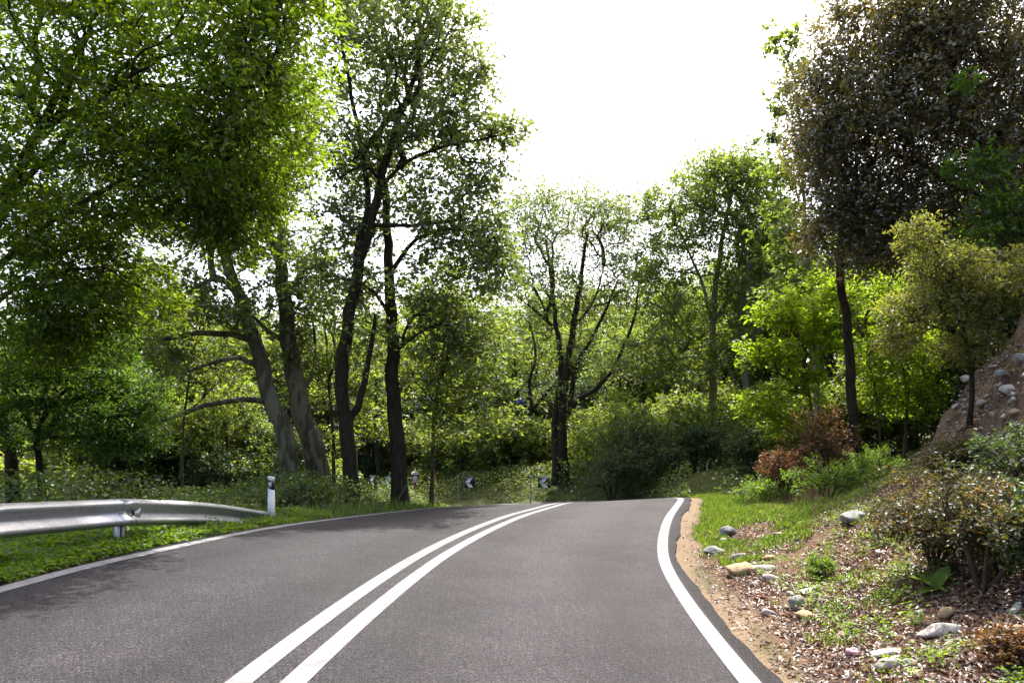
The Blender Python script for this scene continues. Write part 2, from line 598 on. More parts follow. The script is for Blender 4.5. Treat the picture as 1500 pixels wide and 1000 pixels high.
def paint_mat():
    m, nt, out = mat_new('road_paint')
    fine = noise(nt, 130, 3, .7)
    big = noise(nt, 6, 5, .75)
    c = ramp(nt, big, [(.3, (.13, .128, .128)), (.62, (.205, .205, .21))])
    sp = mathn(nt, 'ADD', fine, mathn(nt, 'MULTIPLY', big, .25))
    c = mixc(nt, ramp(nt, sp, [(.46, (1, 1, 1)), (.54, (0, 0, 0))]), c, (.10, .097, .097))
    bsdf(nt, out, c, .8, .15, 0, bump(nt, fine, .35, .006))
    return m


def strip(name, offs, lift, mat, s0, s1, parent=None, wob=0, skirt=False):
    """ribbon along the road between offsets, following its surface"""
    a, b = np.searchsorted(S, s0), np.searchsorted(S, s1)
    rows = []
    offs = list(offs)
    sv = S[a:b]
    cols = []
    for j, o in enumerate(offs):
        oo = np.full(len(sv), o)
        if wob:
            ed = (j == 0) - (j == len(offs) - 1)
            if ed: oo = oo + np.sign(o) * wob * ((fbm(sv * .5, o) - .5) * 1.6 + (fbm(sv * 2.3, o) - .5) * .6)
        X = cx[a:b] - oo * np.cos(th[a:b])
        Y = cy[a:b] + oo * np.sin(th[a:b])
        Z = elev[a:b] + cross[a:b] * oo + lift
        cols.append((X, Y, Z, oo))
    if skirt:
        def sk(c, sg):
            X, Y, Z, oo = c
            o2 = oo + sg * .035
            return (cx[a:b] - o2 * np.cos(th[a:b]), cy[a:b] + o2 * np.sin(th[a:b]), Z - .10, o2)
        s1c, s2c = sk(cols[0], np.sign(offs[0])), sk(cols[-1], np.sign(offs[-1]))
        cols = [s1c] + cols + [s2c]
    V = np.stack([np.stack(c[:3], -1) for c in cols], 1)
    OFF = np.stack([c[3] for c in cols], 1)
    n, m = V.shape[:2]
    k = (np.arange(n - 1)[:, None] * m + np.arange(m - 1)[None, :]).ravel()
    q = np.stack([k, k + 1, k + m + 1, k + m], -1)
    me = mesh_np(name, V.reshape(-1, 3), None, q, mat, True, {'off': OFF.ravel()})
    return link(name, me, parent)


PAINT = paint_mat()
road = strip('road', [3.19, 2.4, 1.6, .8, 0, -.8, -1.6, -2.4, -3.22], 0, asphalt_mat(), -24, 88, None, .13, True)
tag(road, 'grey asphalt road bending out of sight over a crest', None, None, 'structure')
lw = .078
for nm, o in (('edge_line', LINE_L), ('edge_line', -LINE_R), ('centre_line', .155), ('centre_line', -.155)):
    strip(nm, [o + lw, o - lw], .005, PAINT, -24, 88, road)

# ------------------------------------------------------------------ foliage engine
OVAL = (np.array([[0, 0, 0], [.5, .45, .10], [0, 1, -.06], [-.5, .45, .10]]), np.array([[0, 1, 2], [0, 2, 3]]))
LOBE = (np.array([[0, 0, 0], [.52, .22, .10], [.26, .50, .02], [0, 1, -.08], [-.26, .50, .02], [-.52, .22, .10]]),
        np.array([[0, 1, 2], [0, 2, 3], [0, 3, 4], [0, 4, 5]]))


def leaf_arrays(pos, length, width, tmpl, axis=None, upw=1.0, spread=.7, droop=.25, rng=R):
    n = len(pos)
    rv = rng.normal(size=(n, 3))
    nrm = norm(np.array([0, 0, upw]) + rv * spread)
    ax = rng.normal(size=(n, 3)) * np.array([1, 1, .4])
    if axis is not None: ax = norm(ax) * .7 + axis
    ax[:, 2] -= droop
    ax = norm(ax - (ax * nrm).sum(1, keepdims=True) * nrm)
    sd = np.cross(ax, nrm)
    T, Fc = tmpl
    L = length * rng.uniform(.65, 1.2, n)
    Wd = width * rng.uniform(.75, 1.15, n) * L / length
    k = len(T)
    v = pos[:, None, :] + (T[None, :, 0, None] * Wd[:, None, None]) * sd[:, None, :] + (T[None, :, 1, None] * L[:, None, None]) * ax[:, None, :] \
        + (T[None, :, 2, None] * L[:, None, None]) * nrm[:, None, :]
    f = (Fc[None] + (np.arange(n) * k)[:, None, None]).reshape(-1, 3)
    return v.reshape(-1, 3), f, k


def leaf_mesh(name, pos, length, width, tmpl, mat, axis=None, upw=1.0, spread=.7, droop=.25, rnd=None, rng=R):
    v, f, k = leaf_arrays(pos, length, width, tmpl, axis, upw, spread, droop, rng)
    if rnd is None: rnd = rng.random(len(pos))
    return mesh_np(name, v, f, None, mat, False, {'rnd': np.repeat(np.clip(rnd, 0, 1), k)})


def resample(pts, step):
    pts = np.asarray(pts, float)
    # Catmull-Rom
    P = np.vstack([2 * pts[0] - pts[1], pts, 2 * pts[-1] - pts[-2]])
    o = []
    for i in range(1, len(P) - 2):
        n = max(2, int(np.linalg.norm(P[i + 1] - P[i]) / step))
        t = np.arange(n)[:, None] / n
        o.append(.5 * (2 * P[i] + (P[i + 1] - P[i - 1]) * t + (2 * P[i - 1] - 5 * P[i] + 4 * P[i + 1] - P[i + 2]) * t ** 2
                       + (3 * P[i] - P[i - 1] - 3 * P[i + 1] + P[i + 2]) * t ** 3))
    o.append(pts[-1:])
    return np.vstack(o)


def ell(px, py, d, rx, ry, rd, n):
    """crown lobe: centre at a pixel and distance, half-sizes in pixels and metres"""
    c = W(px, py, d)
    return (c, np.array([rx / F * d, rd, ry / F * d]), n)


def grow(base, limbs, lobes, rng, r_tip=.006, wob=.25, step=.35, plen=.12, gravity=.1):
    """limbs: [(points, r0, r1)] in world metres; returns tubes and tips (local to base)"""
    nodes, ndir, npl, par = [], [], [], []
    chains = []
    for pts, r0, r1 in limbs:
        p = resample(np.asarray(pts) - base, step)
        p[1:-1] += (rng.random((len(p) - 2, 3)) - .5) * .10 * min(1, r0 * 4)
        rad = np.linspace(1, 0, len(p)) ** .8 * (r0 - r1) + r1
        chains.append([p, rad, len(nodes)])
        d = norm(np.gradient(p, axis=0))
        pl = np.cumsum(np.r_[0, np.linalg.norm(np.diff(p, axis=0), axis=1)])
        skip = int(len(p) * .3) if pts is limbs[0][0] else 0
        for i in range(len(p)):
            nodes.append(p[i]); ndir.append(d[i]); npl.append(pl[i] + (4 if i < skip else 0)); par.append(-1)
    att = []
    for c, r, n in lobes:
        u = norm(rng.normal(size=(n, 3))) * (rng.random((n, 1)) ** .45)
        att.append(c - base + u * r)
    att = np.vstack(att)
    cap = len(nodes) + len(att) * 14 + 10
    NP_ = np.empty((cap, 3)); ND = np.empty((cap, 3)); NL = np.empty(cap); cnt = np.zeros(cap); PA = np.full(cap, -1)
    nn = len(nodes)
    NP_[:nn], ND[:nn], NL[:nn] = nodes, ndir, npl
    d0 = np.array([np.linalg.norm(NP_[:nn] - a, axis=1).min() for a in att])
    tips, tdir = [], []
    for ai in np.argsort(d0):
        a = att[ai]
        df = a - NP_[:nn]
        dist = np.sqrt((df * df).sum(1))
        ang = (df * ND[:nn]).sum(1) / (dist + 1e-6)
        cost = dist * (1.25 - .35 * ang) + plen * NL[:nn] + .3 * np.clip(-df[:, 2], 0, None)
        j = int(cost.argmin())
        L = dist[j]
        m = int(min(12, max(2, round(L / step))))
        p0 = NP_[j]
        side = np.cross(ND[j], rng.normal(size=3))
        ctrl = p0 + ND[j] * L * .35 + side * L * .07 + (a - p0) * .25
        t = np.linspace(0, 1, m + 1)[:, None]
        path = (1 - t) ** 2 * p0 + 2 * t * (1 - t) * ctrl + t * t * a
        path[1:-1] += (rng.random((m - 1, 3)) - .5) * wob * L / m
        path[1:-1, 2] -= gravity * L * (t * (1 - t))[1:-1, 0]
        start = nn
        dd = norm(np.diff(path, axis=0))
        for i in range(1, m + 1):
            NP_[nn] = path[i]; ND[nn] = dd[i - 1]; NL[nn] = NL[j] + L * i / m
            PA[nn] = j if i == 1 else nn - 1
            nn += 1
        chains.append([path, None, (j, start, m)])
        tips.append(a)
        tdir.append(dd[-1])
        q = nn - 1
        while q >= 0:
            cnt[q] += 1
            q = PA[q]
    mb = MB()
    for p, rad, info in chains:
        if rad is not None:
            mb.tube(p, rad, 9 if rad[0] > .08 else 6)
        else:
            j, st, m = info
            c = cnt[st:st + m]
            r = r_tip * np.maximum(c, 1) ** .5
            rr = np.r_[min(r[0] * 1.15, .2), r]
            mb.tube(p, rr, 5 if rr[0] > .025 else 3)
    return mb, np.array(tips), np.array(tdir)


def tree(name, label, base, limbs, lobes, leaf, bark, K=30, clump=.45, size=.12, wid=.11, tmpl=LOBE, seed=1, group=None,
         cat='tree', twigs=4, droop=.25, spread=.7, flat=.55, r_tip=.006, plen=.12, flare=True, step=.35, gravity=.1, parts=('trunk', 'crown')):
    rng = np.random.default_rng(seed)
    base = np.asarray(base, float)
    mb, tips, td = grow(base, limbs, lobes, rng, r_tip, plen=plen, step=step, gravity=gravity)
    if flare:
        p = resample(np.asarray(limbs[0][0]) - base, .3)[:3]
        r0 = limbs[0][1]
        mb.tube(np.vstack([p[0] - [0, 0, .35], p[0], p[1], p[2]]), [r0 * 1.6, r0 * 1.32, r0 * 1.1, r0 * .98], 9)
    # twigs and leaves
    nt = len(tips)
    dirs = norm(rng.normal(size=(nt, twigs, 3)) * np.array([1, 1, flat]) + td[:, None, :] * .5)
    ln = clump * rng.uniform(.6, 1.25, (nt, twigs))
    ends = tips[:, None, :] + dirs * ln[..., None]
    ends[..., 2] -= droop * .25 * ln
    for i in range(nt):
        for k in range(twigs):
            v, q = tube(np.array([tips[i], ends[i, k]]), [r_tip * .7, r_tip * .3], 3)
            mb.add(v, None, q)
    kk = max(1, K // twigs)
    u = rng.random((nt, twigs, kk, 1)) ** .75
    pos = tips[:, None, None, :] * (1 - u) + ends[:, :, None, :] * u + rng.normal(size=(nt, twigs, kk, 3)) * clump * .13
    axis = np.broadcast_to(dirs[:, :, None, :], pos.shape).reshape(-1, 3)
    tone = np.broadcast_to((rng.random((nt, 1, 1)) - .5) * .5, (nt, twigs, kk)).reshape(-1)
    pos = pos.reshape(-1, 3)
    rnd = .5 + tone + (rng.random(len(pos)) - .5) * .6
    root = thing(name, label, cat, base, 0, group)
    mb.obj(parts[0], bark, root, True)
    cr = link(parts[1], leaf_mesh(parts[1], pos, size, wid, tmpl, leaf, axis, 1.0, spread, droop, rnd, rng), root)
    cr['kind'] = 'stuff'
    return root


def at_ground(px, d):
    x = (px - 750) / F * d
    return np.array([x, d, tz(x, d) - .05])


def Wl(lst):
    return [W(*p) for p in lst]


def stem_from(b, lst):
    return [b] + Wl(lst)

# ------------------------------------------------------------------ the trees one can tell apart
# near tree leaning over the road from the left
b = at_ground(-60, 14.0)
tree('broadleaf_tree', 'big dense green tree overhanging the road at the upper left, behind the guardrail', b,
     [(stem_from(b, [(-50, 560, 13.8), (-40, 430, 13.4), (0, 300, 12.8), (60, 190, 12.0), (120, 60, 11.5)]), .20, .03),
      (Wl([(-40, 430, 13.4), (40, 350, 12.2), (150, 280, 11.4), (260, 230, 10.8), (360, 200, 10.4)]), .06, .015),
      (Wl([(0, 300, 12.8), (100, 200, 11.4), (170, 125, 10.8), (225, 95, 10.5)]), .055, .02),
      (Wl([(60, 190, 12), (170, 130, 11.3), (260, 128, 10.9), (350, 130, 10.6)]), .05, .015),
      (Wl([(-45, 500, 13.6), (10, 430, 12.6), (80, 400, 12), (150, 390, 11.6)]), .05, .015)],
     [ell(160, 110, 11.6, 250, 150, 2.6, 300), ell(370, 110, 10.8, 100, 150, 1.8, 135), ell(250, 250, 11.2, 170, 100, 1.8, 150),
      ell(60, 330, 12.4, 170, 110, 2.0, 170), ell(330, 300, 11.6, 70, 60, 1.0, 60), ell(140, 420, 12.2, 110, 75, 1.5, 110),
      ell(-120, 150, 12, 200, 260, 3, 150), ell(200, -120, 11.6, 280, 120, 2.5, 170), ell(410, -30, 10.6, 70, 110, 1.2, 70), ell(60, 480, 12.6, 110, 50, 1.2, 70)],
     M['leaf_left'], M['bark_dark'], K=60, clump=.55, size=.125, wid=.052, tmpl=OVAL, seed=11, twigs=6, droop=.9, spread=.55, flat=.3, r_tip=.005)

# low bushy tree under it
b = at_ground(25, 15.2)
tree('broadleaf_tree', 'low spreading bright green tree behind the guardrail with dark stems', b,
     [(stem_from(b, [(15, 660, 15.2), (5, 600, 15), (20, 530, 14.8)]), .16, .05),
      (stem_from(b + [.5, .2, 0], [(55, 650, 15.1), (70, 600, 14.8), (110, 560, 14.4)]), .09, .03),
      (stem_from(b + [-.5, .1, 0], [(-20, 640, 15.2), (-40, 560, 15)]), .12, .04),
      (Wl([(60, 640, 15.1), (110, 640, 14.7), (160, 640, 14.4)]), .04, .015)],
     [ell(70, 540, 14.4, 110, 75, 1.4, 190), ell(170, 590, 14.2, 75, 55, 1.2, 130), ell(190, 640, 14.2, 55, 30, .9, 60), ell(60, 620, 14.8, 90, 45, 1.3, 60),
      ell(-60, 580, 15, 100, 80, 1.6, 80), ell(110, 500, 14.6, 90, 40, 1.2, 60)],
     M['leaf_low'], M['bark_dark'], K=64, clump=.36, size=.085, wid=.042, tmpl=OVAL, seed=12, twigs=5, droop=.45, spread=.55, flat=.35, r_tip=.005)

# leaning mottled pair
b = at_ground(432, 20.6)
tree('plane_tree', 'mottled tree trunk leaning left with long bare side limbs, left of its pair', b,
     [(stem_from(b, [(418, 640, 20.6), (402, 600, 20.6), (388, 555, 20.6), (372, 490, 20.6), (345, 420, 20.5), (318, 350, 20.4), (290, 290, 20.2)]), .30, .09),
      (Wl([(376, 500, 20.6), (340, 490, 20.4), (290, 488, 20.2), (240, 496, 20.0), (190, 498, 19.8)]), .10, .04),
      (Wl([(385, 545, 20.6), (350, 523, 20.3), (300, 535, 20), (262, 548, 19.7)]), .08, .03),
      (Wl([(395, 588, 20.6), (355, 585, 20.2), (300, 594, 19.8), (245, 614, 19.4), (222, 618, 19.2)]), .09, .03),
      (Wl([(340, 415, 20.5), (310, 410, 20.2), (255, 440, 19.9), (225, 444, 19.7)]), .07, .03)],
     [ell(300, 330, 20.4, 90, 90, 2, 90), ell(240, 430, 20, 70, 50, 1.6, 60), ell(230, 520, 19.8, 50, 40, 1.3, 36), ell(360, 260, 20.4, 70, 60, 1.6, 50), ell(330, 450, 20.2, 60, 40, 1.4, 26)],
     M['leaf_plane'], M['bark_plane'], K=40, clump=.55, size=.135, wid=.125, seed=21, r_tip=.008)
b = at_ground(472, 21.2)
tree('plane_tree', 'thick mottled tree trunk leaning left and forking into pale upright limbs', b,
     [(stem_from(b, [(460, 655, 21.2), (447, 620, 21.2), (433, 560, 21.2), (423, 500, 21.2), (415, 440, 21.2), (408, 380, 21.2), (392, 345, 21.2)]), .36, .13),
      (Wl([(412, 420, 21.2), (410, 360, 21.3), (416, 300, 21.4), (420, 240, 21.4), (425, 170, 21.4)]), .13, .04),
      (Wl([(408, 380, 21.2), (396, 350, 21), (380, 320, 20.8), (372, 270, 20.6), (378, 210, 20.6)]), .12, .04),
      (Wl([(424, 505, 21.2), (400, 490, 21), (380, 472, 20.8), (350, 440, 20.5)]), .08, .03),
      (Wl([(436, 575, 21.2), (455, 555, 21.3), (462, 520, 21.4), (458, 470, 21.5)]), .07, .03)],
     [ell(400, 260, 21, 80, 90, 2, 90), ell(440, 380, 21.3, 65, 80, 1.8, 80), ell(430, 170, 21.2, 60, 60, 1.6, 46), ell(390, 470, 21, 60, 40, 1.6, 30), ell(455, 520, 21.6, 40, 40, 1.2, 24)],
     M['leaf_plane'], M['bark_plane'], K=38, clump=.55, size=.135, wid=.125, seed=22, r_tip=.008)
# tall dark-trunked pair
b = at_ground(519, 19.6)
tree('plane_tree', 'tall tree with dark trunk forking low, left of the two upright trunks', b,
     [(stem_from(b, [(513, 665, 19.6), (507, 615, 19.6), (499, 570, 19.6), (502, 520, 19.6), (512, 460, 19.6), (523, 400, 19.6), (540, 340, 19.6), (556, 270, 19.5), (580, 190, 19.4), (607, 110, 19.3), (628, 40, 19.2)]), .22, .035),
      (Wl([(508, 620, 19.6), (524, 596, 19.6), (534, 560, 19.6), (543, 510, 19.6), (550, 460, 19.6)]), .11, .045),
      (Wl([(523, 400, 19.6), (524, 360, 19.6), (540, 300, 19.7), (532, 230, 19.8), (515, 140, 19.9), (500, 60, 20)]), .10, .03),
      (Wl([(556, 275, 19.5), (600, 235, 19.2), (650, 215, 19), (700, 205, 18.8), (740, 195, 18.6)]), .06, .02),
      (Wl([(545, 330, 19.6), (600, 330, 19.3), (650, 325, 19), (690, 320, 18.8)]), .06, .02)],
     [ell(600, 90, 19.3, 95, 80, 2, 130), ell(640, 30, 19.2, 60, 50, 1.5, 60), ell(520, 70, 19.9, 55, 80, 1.6, 80), ell(650, 190, 19, 70, 55, 1.6, 80), ell(690, 120, 19.2, 35, 45, 1.2, 34),
      ell(735, 190, 18.6, 38, 18, .7, 30), ell(560, 200, 19.6, 80, 60, 1.8, 80), ell(700, 270, 18.8, 40, 36, 1.2, 40), ell(500, 230, 20, 50, 60, 1.6, 50), ell(600, -40, 19.4, 80, 50, 1.6, 60), ell(520, -30, 19.8, 60, 60, 1.6, 40)],
     M['leaf_plane'], M['bark_dark'], K=30, clump=.56, size=.125, wid=.12, seed=23, r_tip=.007)
b = at_ground(587, 20.2)
tree('plane_tree', 'tall straight dark trunk standing beside the small chevron sign, ivy brown at its foot', b,
     [(stem_from(b, [(581, 650, 20.2), (577, 580, 20.2), (574, 500, 20.2), (572, 420, 20.3), (568, 340, 20.4), (562, 270, 20.5), (548, 200, 20.6)]), .24, .06),
      (Wl([(572, 400, 20.3), (610, 350, 19.8), (660, 335, 19.4), (710, 350, 19), (740, 380, 18.8)]), .07, .02),
      (Wl([(574, 470, 20.2), (550, 430, 20), (515, 410, 19.8), (480, 410, 19.6)]), .06, .02),
      (Wl([(575, 520, 20.2), (610, 490, 19.8), (650, 470, 19.4)]), .05, .02),
      (Wl([(568, 340, 20.4), (535, 320, 20.2), (500, 315, 20)]), .05, .02)],
     [ell(680, 340, 19.2, 75, 50, 1.6, 100), ell(725, 390, 18.9, 38, 70, 1.3, 60), ell(520, 330, 20.1, 60, 45, 1.6, 60), ell(500, 410, 19.8, 60, 45, 1.6, 60), ell(620, 300, 19.8, 60, 50, 1.6, 50),
      ell(630, 430, 19.8, 65, 55, 1.6, 50), ell(670, 500, 19.3, 60, 50, 1.4, 50), ell(540, 250, 20.6, 60, 60, 1.6, 36), ell(540, 500, 20, 60, 45, 1.6, 40)],
     M['leaf_plane'], M['bark_dark'], K=30, clump=.56, size=.125, wid=.12, seed=24, r_tip=.007)

# centre tree, thin crown of many limbs
b = at_ground(828, 33.0)
tree('plane_tree', 'many limbed thin crowned tree in the middle, rising behind the chevron sign', b,
     [(stem_from(b, [(826, 690, 33.0), (824, 640, 33.0), (826, 580, 33.0), (832, 520, 33.0), (843, 460, 33.0), (852, 400, 33.0), (862, 340, 33.0)]), .24, .05),
      (stem_from(b + [-.5, 0, 0], [(815, 680, 33.1), (812, 620, 33.2), (822, 540, 33.2), (815, 480, 33.2), (808, 420, 33.2), (800, 350, 33.2)]), .19, .04),
      (Wl([(830, 610, 33.0), (845, 585, 32.8), (870, 572, 32.6), (895, 545, 32.4), (912, 510, 32.2), (928, 470, 32.0), (935, 420, 32.0)]), .12, .03),
      (Wl([(835, 600, 33.0), (842, 545, 33.0), (858, 510, 33.0), (880, 470, 33.0), (905, 410, 33.0)]), .13, .035),
      (Wl([(822, 560, 33.1), (800, 575, 32.8), (780, 600, 32.5), (765, 590, 32.3), (757, 570, 32.1)]), .11, .03),
      (Wl([(780, 600, 32.5), (775, 560, 32.4), (785, 520, 32.4), (775, 470, 32.3)]), .09, .03),
      (Wl([(812, 480, 33.2), (790, 460, 33.0), (765, 440, 32.8)]), .08, .025),
      (Wl([(848, 470, 33.0), (870, 440, 33.0), (885, 390, 33.0)]), .07, .025)],
     [ell(840, 320, 33, 90, 50, 2.6, 200), ell(780, 320, 33, 50, 55, 2.2, 110), ell(900, 330, 33, 45, 60, 2.2, 120), ell(795, 410, 33, 70, 60, 2.4, 110), ell(910, 420, 32.6, 45, 60, 2, 90),
      ell(850, 420, 33, 70, 60, 2.4, 90), ell(770, 500, 32.6, 50, 45, 1.8, 60), ell(925, 510, 32, 40, 45, 1.8, 44), ell(765, 400, 33, 40, 50, 1.8, 40), ell(860, 520, 32.6, 60, 40, 1.8, 40), ell(800, 570, 32.4, 50, 30, 1.6, 26)],
     M['leaf_plane'], M['bark_dark'], K=24, clump=.62, size=.125, wid=.11, seed=25, r_tip=.0065, plen=.16)
# right-hand pale trunk
b = at_ground(1050, 31.0)
tree('plane_tree', 'tall bright green tree with a slim pale grey trunk, right of the road bend', b,
     [(stem_from(b, [(1049, 640, 31), (1045, 580, 31), (1042, 530, 31), (1045, 470, 31), (1050, 400, 31), (1062, 330, 31), (1075, 270, 31)]), .20, .05),
      (Wl([(1044, 480, 31), (1030, 420, 31), (1010, 370, 31), (990, 330, 31)]), .09, .03),
      (Wl([(1043, 520, 31), (1060, 500, 30.8), (1070, 540, 30.6), (1078, 560, 30.5)]), .05, .02),
      (Wl([(1045, 470, 31), (1072, 430, 31), (1085, 380, 31), (1100, 320, 31)]), .10, .03),
      (Wl([(1042, 540, 31), (1010, 500, 30.6), (980, 460, 30.2), (950, 440, 30)]), .06, .02)],
     [ell(1075, 270, 31, 60, 52, 2, 150), ell(1000, 310, 31, 60, 55, 2, 130), ell(1110, 330, 31, 48, 75, 2, 120), ell(965, 390, 30.6, 48, 45, 1.8, 80), ell(1040, 360, 31, 75, 55, 2, 110),
      ell(985, 460, 30.4, 55, 45, 1.8, 70), ell(1090, 430, 31, 55, 55, 2, 80), ell(1040, 250, 31, 50, 30, 1.6, 60), ell(955, 520, 30, 45, 40, 1.6, 50), ell(1130, 280, 31, 25, 40, 1.6, 30), ell(1020, 540, 30.2, 50, 40, 1.6, 50), ell(950, 300, 31, 15, 20, 1, 14)],
     M['leaf_mid'], M['bark_grey'], K=40, clump=.58, size=.13, wid=.12, seed=26, r_tip=.008)
b = at_ground(1112, 29.5)
tree('plane_tree', 'slanting grey trunk leaning left behind the yellow green sapling', b,
     [(stem_from(b, [(1105, 630, 29.5), (1093, 570, 29.6), (1085, 500, 29.8), (1090, 420, 30), (1110, 350, 30)]), .16, .05),
      (Wl([(1088, 520, 29.8), (1120, 470, 29.6), (1150, 420, 29.4)]), .07, .03)],
     [ell(1110, 420, 29.8, 55, 60, 2, 70), ell(1150, 400, 29.4, 45, 60, 1.8, 60), ell(1120, 340, 30, 40, 40, 1.6, 40), ell(1080, 500, 29.6, 45, 40, 1.6, 36)],
     M['leaf_mid'], M['bark_grey'], K=42, clump=.6, size=.14, wid=.13, seed=27, r_tip=.008)

# evergreen oak on the bank
b = at_ground(1252, 18.0)
tree('evergreen_oak', 'large dark evergreen oak with olive brown leaves at the upper right, slender dark trunk', b,
     [(stem_from(b, [(1249, 590, 17.8), (1245, 520, 17.5), (1240, 460, 17.2), (1230, 400, 16.8), (1238, 330, 16.4), (1270, 240, 16)]), .14, .06),
      (stem_from(at_ground(1530, 14.5), [(1525, 430, 14.4), (1500, 330, 14.3), (1450, 230, 14.4), (1400, 120, 14.6), (1360, 30, 14.8)]), .28, .06),
      (Wl([(1500, 330, 14.3), (1420, 280, 14.6), (1340, 240, 15), (1270, 210, 15.4)]), .10, .03),
      (Wl([(1235, 350, 16.6), (1300, 300, 16.2), (1360, 250, 15.6)]), .07, .03),
      (Wl([(1450, 230, 14.4), (1500, 140, 14.2), (1530, 50, 14)]), .12, .04)],
     [ell(1310, 170, 15.4, 110, 110, 2, 260), ell(1215, 200, 15.8, 60, 80, 1.5, 150), ell(1420, 70, 14.6, 120, 100, 2.2, 240), ell(1330, 40, 15, 90, 60, 1.6, 130), ell(1440, 230, 14.6, 110, 100, 2, 220),
      ell(1225, 310, 16, 65, 55, 1.4, 110), ell(1320, 310, 15.6, 80, 50, 1.5, 110), ell(1280, 370, 15.8, 70, 30, 1.2, 60), ell(1480, 340, 14.2, 80, 60, 1.6, 100), ell(1560, 150, 14, 110, 180, 2.5, 140), ell(1420, -70, 14.6, 150, 70, 2, 110), ell(1195, 110, 15.8, 30, 45, 1, 36), ell(1235, 20, 15.6, 30, 30, .9, 20)],
     M['leaf_holm'], M['bark_dark'], K=66, clump=.5, size=.10, wid=.052, tmpl=OVAL, seed=31, twigs=5, droop=.1, spread=1.0, flat=.8, r_tip=.006)
# leafy twigs showing past the oak's edge belong to a plane standing behind it
b = at_ground(1200, 22.0)
tree('plane_tree', 'young plane tree whose sparse leafy shoots stick out left of the dark oak', b,
     [(stem_from(b, [(1196, 560, 22), (1190, 450, 22), (1180, 330, 21.8), (1172, 200, 21.5), (1165, 110, 21.4)]), .10, .02),
      (Wl([(1180, 330, 21.8), (1160, 260, 21.6), (1140, 205, 21.4)]), .04, .012),
      (Wl([(1174, 220, 21.5), (1150, 160, 21.4), (1135, 138, 21.3)]), .03, .012),
      (Wl([(1168, 130, 21.4), (1150, 80, 21.3), (1138, 55, 21.2)]), .025, .01)],
     [ell(1134, 60, 21.2, 9, 22, .4, 7), ell(1158, 50, 21.2, 8, 16, .4, 5), ell(1158, 95, 21.3, 20, 26, .6, 9), ell(1138, 135, 21.3, 14, 8, .5, 6), ell(1130, 205, 21.4, 18, 7, .5, 7), ell(1146, 165, 21.4, 14, 14, .5, 6), ell(1150, 250, 21.6, 34, 34, .8, 26),
      ell(1150, 340, 21.8, 45, 50, 1.2, 50), ell(1160, 430, 22, 55, 50, 1.4, 60)],
     M['leaf_mid'], M['bark_grey'], K=34, clump=.28, size=.14, wid=.12, seed=32, r_tip=.006)

# young oak with yellowish leaves on the bank
b = at_ground(1418, 10.6)
tree('young_oak', 'young oak with yellowish leaves and thin crooked stem on the earth bank', b,
     [(stem_from(b, [(1421, 610, 10.6), (1424, 560, 10.6), (1418, 510, 10.5), (1402, 460, 10.4), (1385, 400, 10.3), (1362, 350, 10.2)]), .045, .014),
      (Wl([(1422, 540, 10.5), (1445, 490, 10.4), (1460, 430, 10.3)]), .025, .01),
      (Wl([(1410, 490, 10.5), (1375, 480, 10.3), (1330, 470, 10.1)]), .02, .008)],
     [ell(1395, 430, 10.3, 60, 50, .6, 110), ell(1345, 345, 10.1, 28, 24, .35, 36), ell(1375, 385, 10.2, 40, 34, .5, 60), ell(1455, 430, 10.3, 50, 45, .6, 90), ell(1330, 460, 10.1, 38, 40, .5, 60), ell(1420, 500, 10.4, 60, 34, .6, 60), ell(1310, 500, 10.2, 22, 20, .4, 20), ell(1500, 400, 10.2, 40, 40, .6, 50), ell(1420, 390, 10.2, 40, 24, .5, 30)],
     M['leaf_young_oak'], M['bark_dark'], K=46, clump=.17, size=.052, wid=.030, tmpl=OVAL, seed=33, twigs=5, droop=.05, spread=.9, flat=.9, r_tip=.0028, step=.15)

# yellow-green saplings in front of the oak trunk
b = at_ground(1190, 20.0)
tree('sapling', 'bright yellow green sapling glowing left of the dark oak trunk', b,
     [(stem_from(b, [(1188, 600, 20), (1180, 540, 19.8), (1165, 490, 19.6), (1150, 450, 19.5)]), .05, .015),
      (Wl([(1184, 580, 19.9), (1150, 570, 19.4), (1110, 570, 19)]), .025, .01),
      (Wl([(1178, 530, 19.8), (1210, 480, 19.7), (1225, 440, 19.6)]), .025, .01)],
     [ell(1150, 460, 19.5, 42, 30, .8, 60), ell(1128, 520, 19.2, 42, 24, .8, 54), ell(1118, 590, 19, 36, 26, .8, 50), ell(1205, 480, 19.6, 40, 45, .8, 70), ell(1175, 560, 19.6, 40, 36, .8, 50), ell(1220, 420, 19.8, 32, 34, .7, 34), ell(1150, 620, 19.2, 30, 20, .7, 24)],
     M['leaf_bright'], M['bark_brown'], K=40, clump=.34, size=.105, wid=.075, tmpl=OVAL, seed=34, twigs=4, droop=.1, flat=.3, spread=.45, r_tip=.005)
b = at_ground(1325, 19.0)
tree('sapling', 'fresh green thicket sapling right of the dark oak trunk, above the rocky edge', b,
     [(stem_from(b, [(1328, 580, 19), (1320, 530, 18.9), (1305, 480, 18.8)]), .05, .015),
      (stem_from(b + [-.6, 0, 0], [(1285, 590, 19), (1275, 540, 19), (1268, 480, 19)]), .035, .012),
      (stem_from(b + [.5, 0, 0], [(1355, 560, 18.9), (1345, 500, 18.8)]), .03, .012)],
     [ell(1290, 500, 18.8, 45, 45, 1, 90), ell(1345, 510, 18.8, 40, 45, 1, 80), ell(1290, 570, 18.9, 40, 40, .9, 80), ell(1345, 580, 18.8, 35, 35, .9, 60), ell(1300, 430, 18.9, 40, 35, 1, 60)],
     M['leaf_bright'], M['bark_brown'], K=40, clump=.34, size=.085, wid=.055, tmpl=OVAL, seed=35, twigs=4, flat=.4, spread=.6, r_tip=.005)

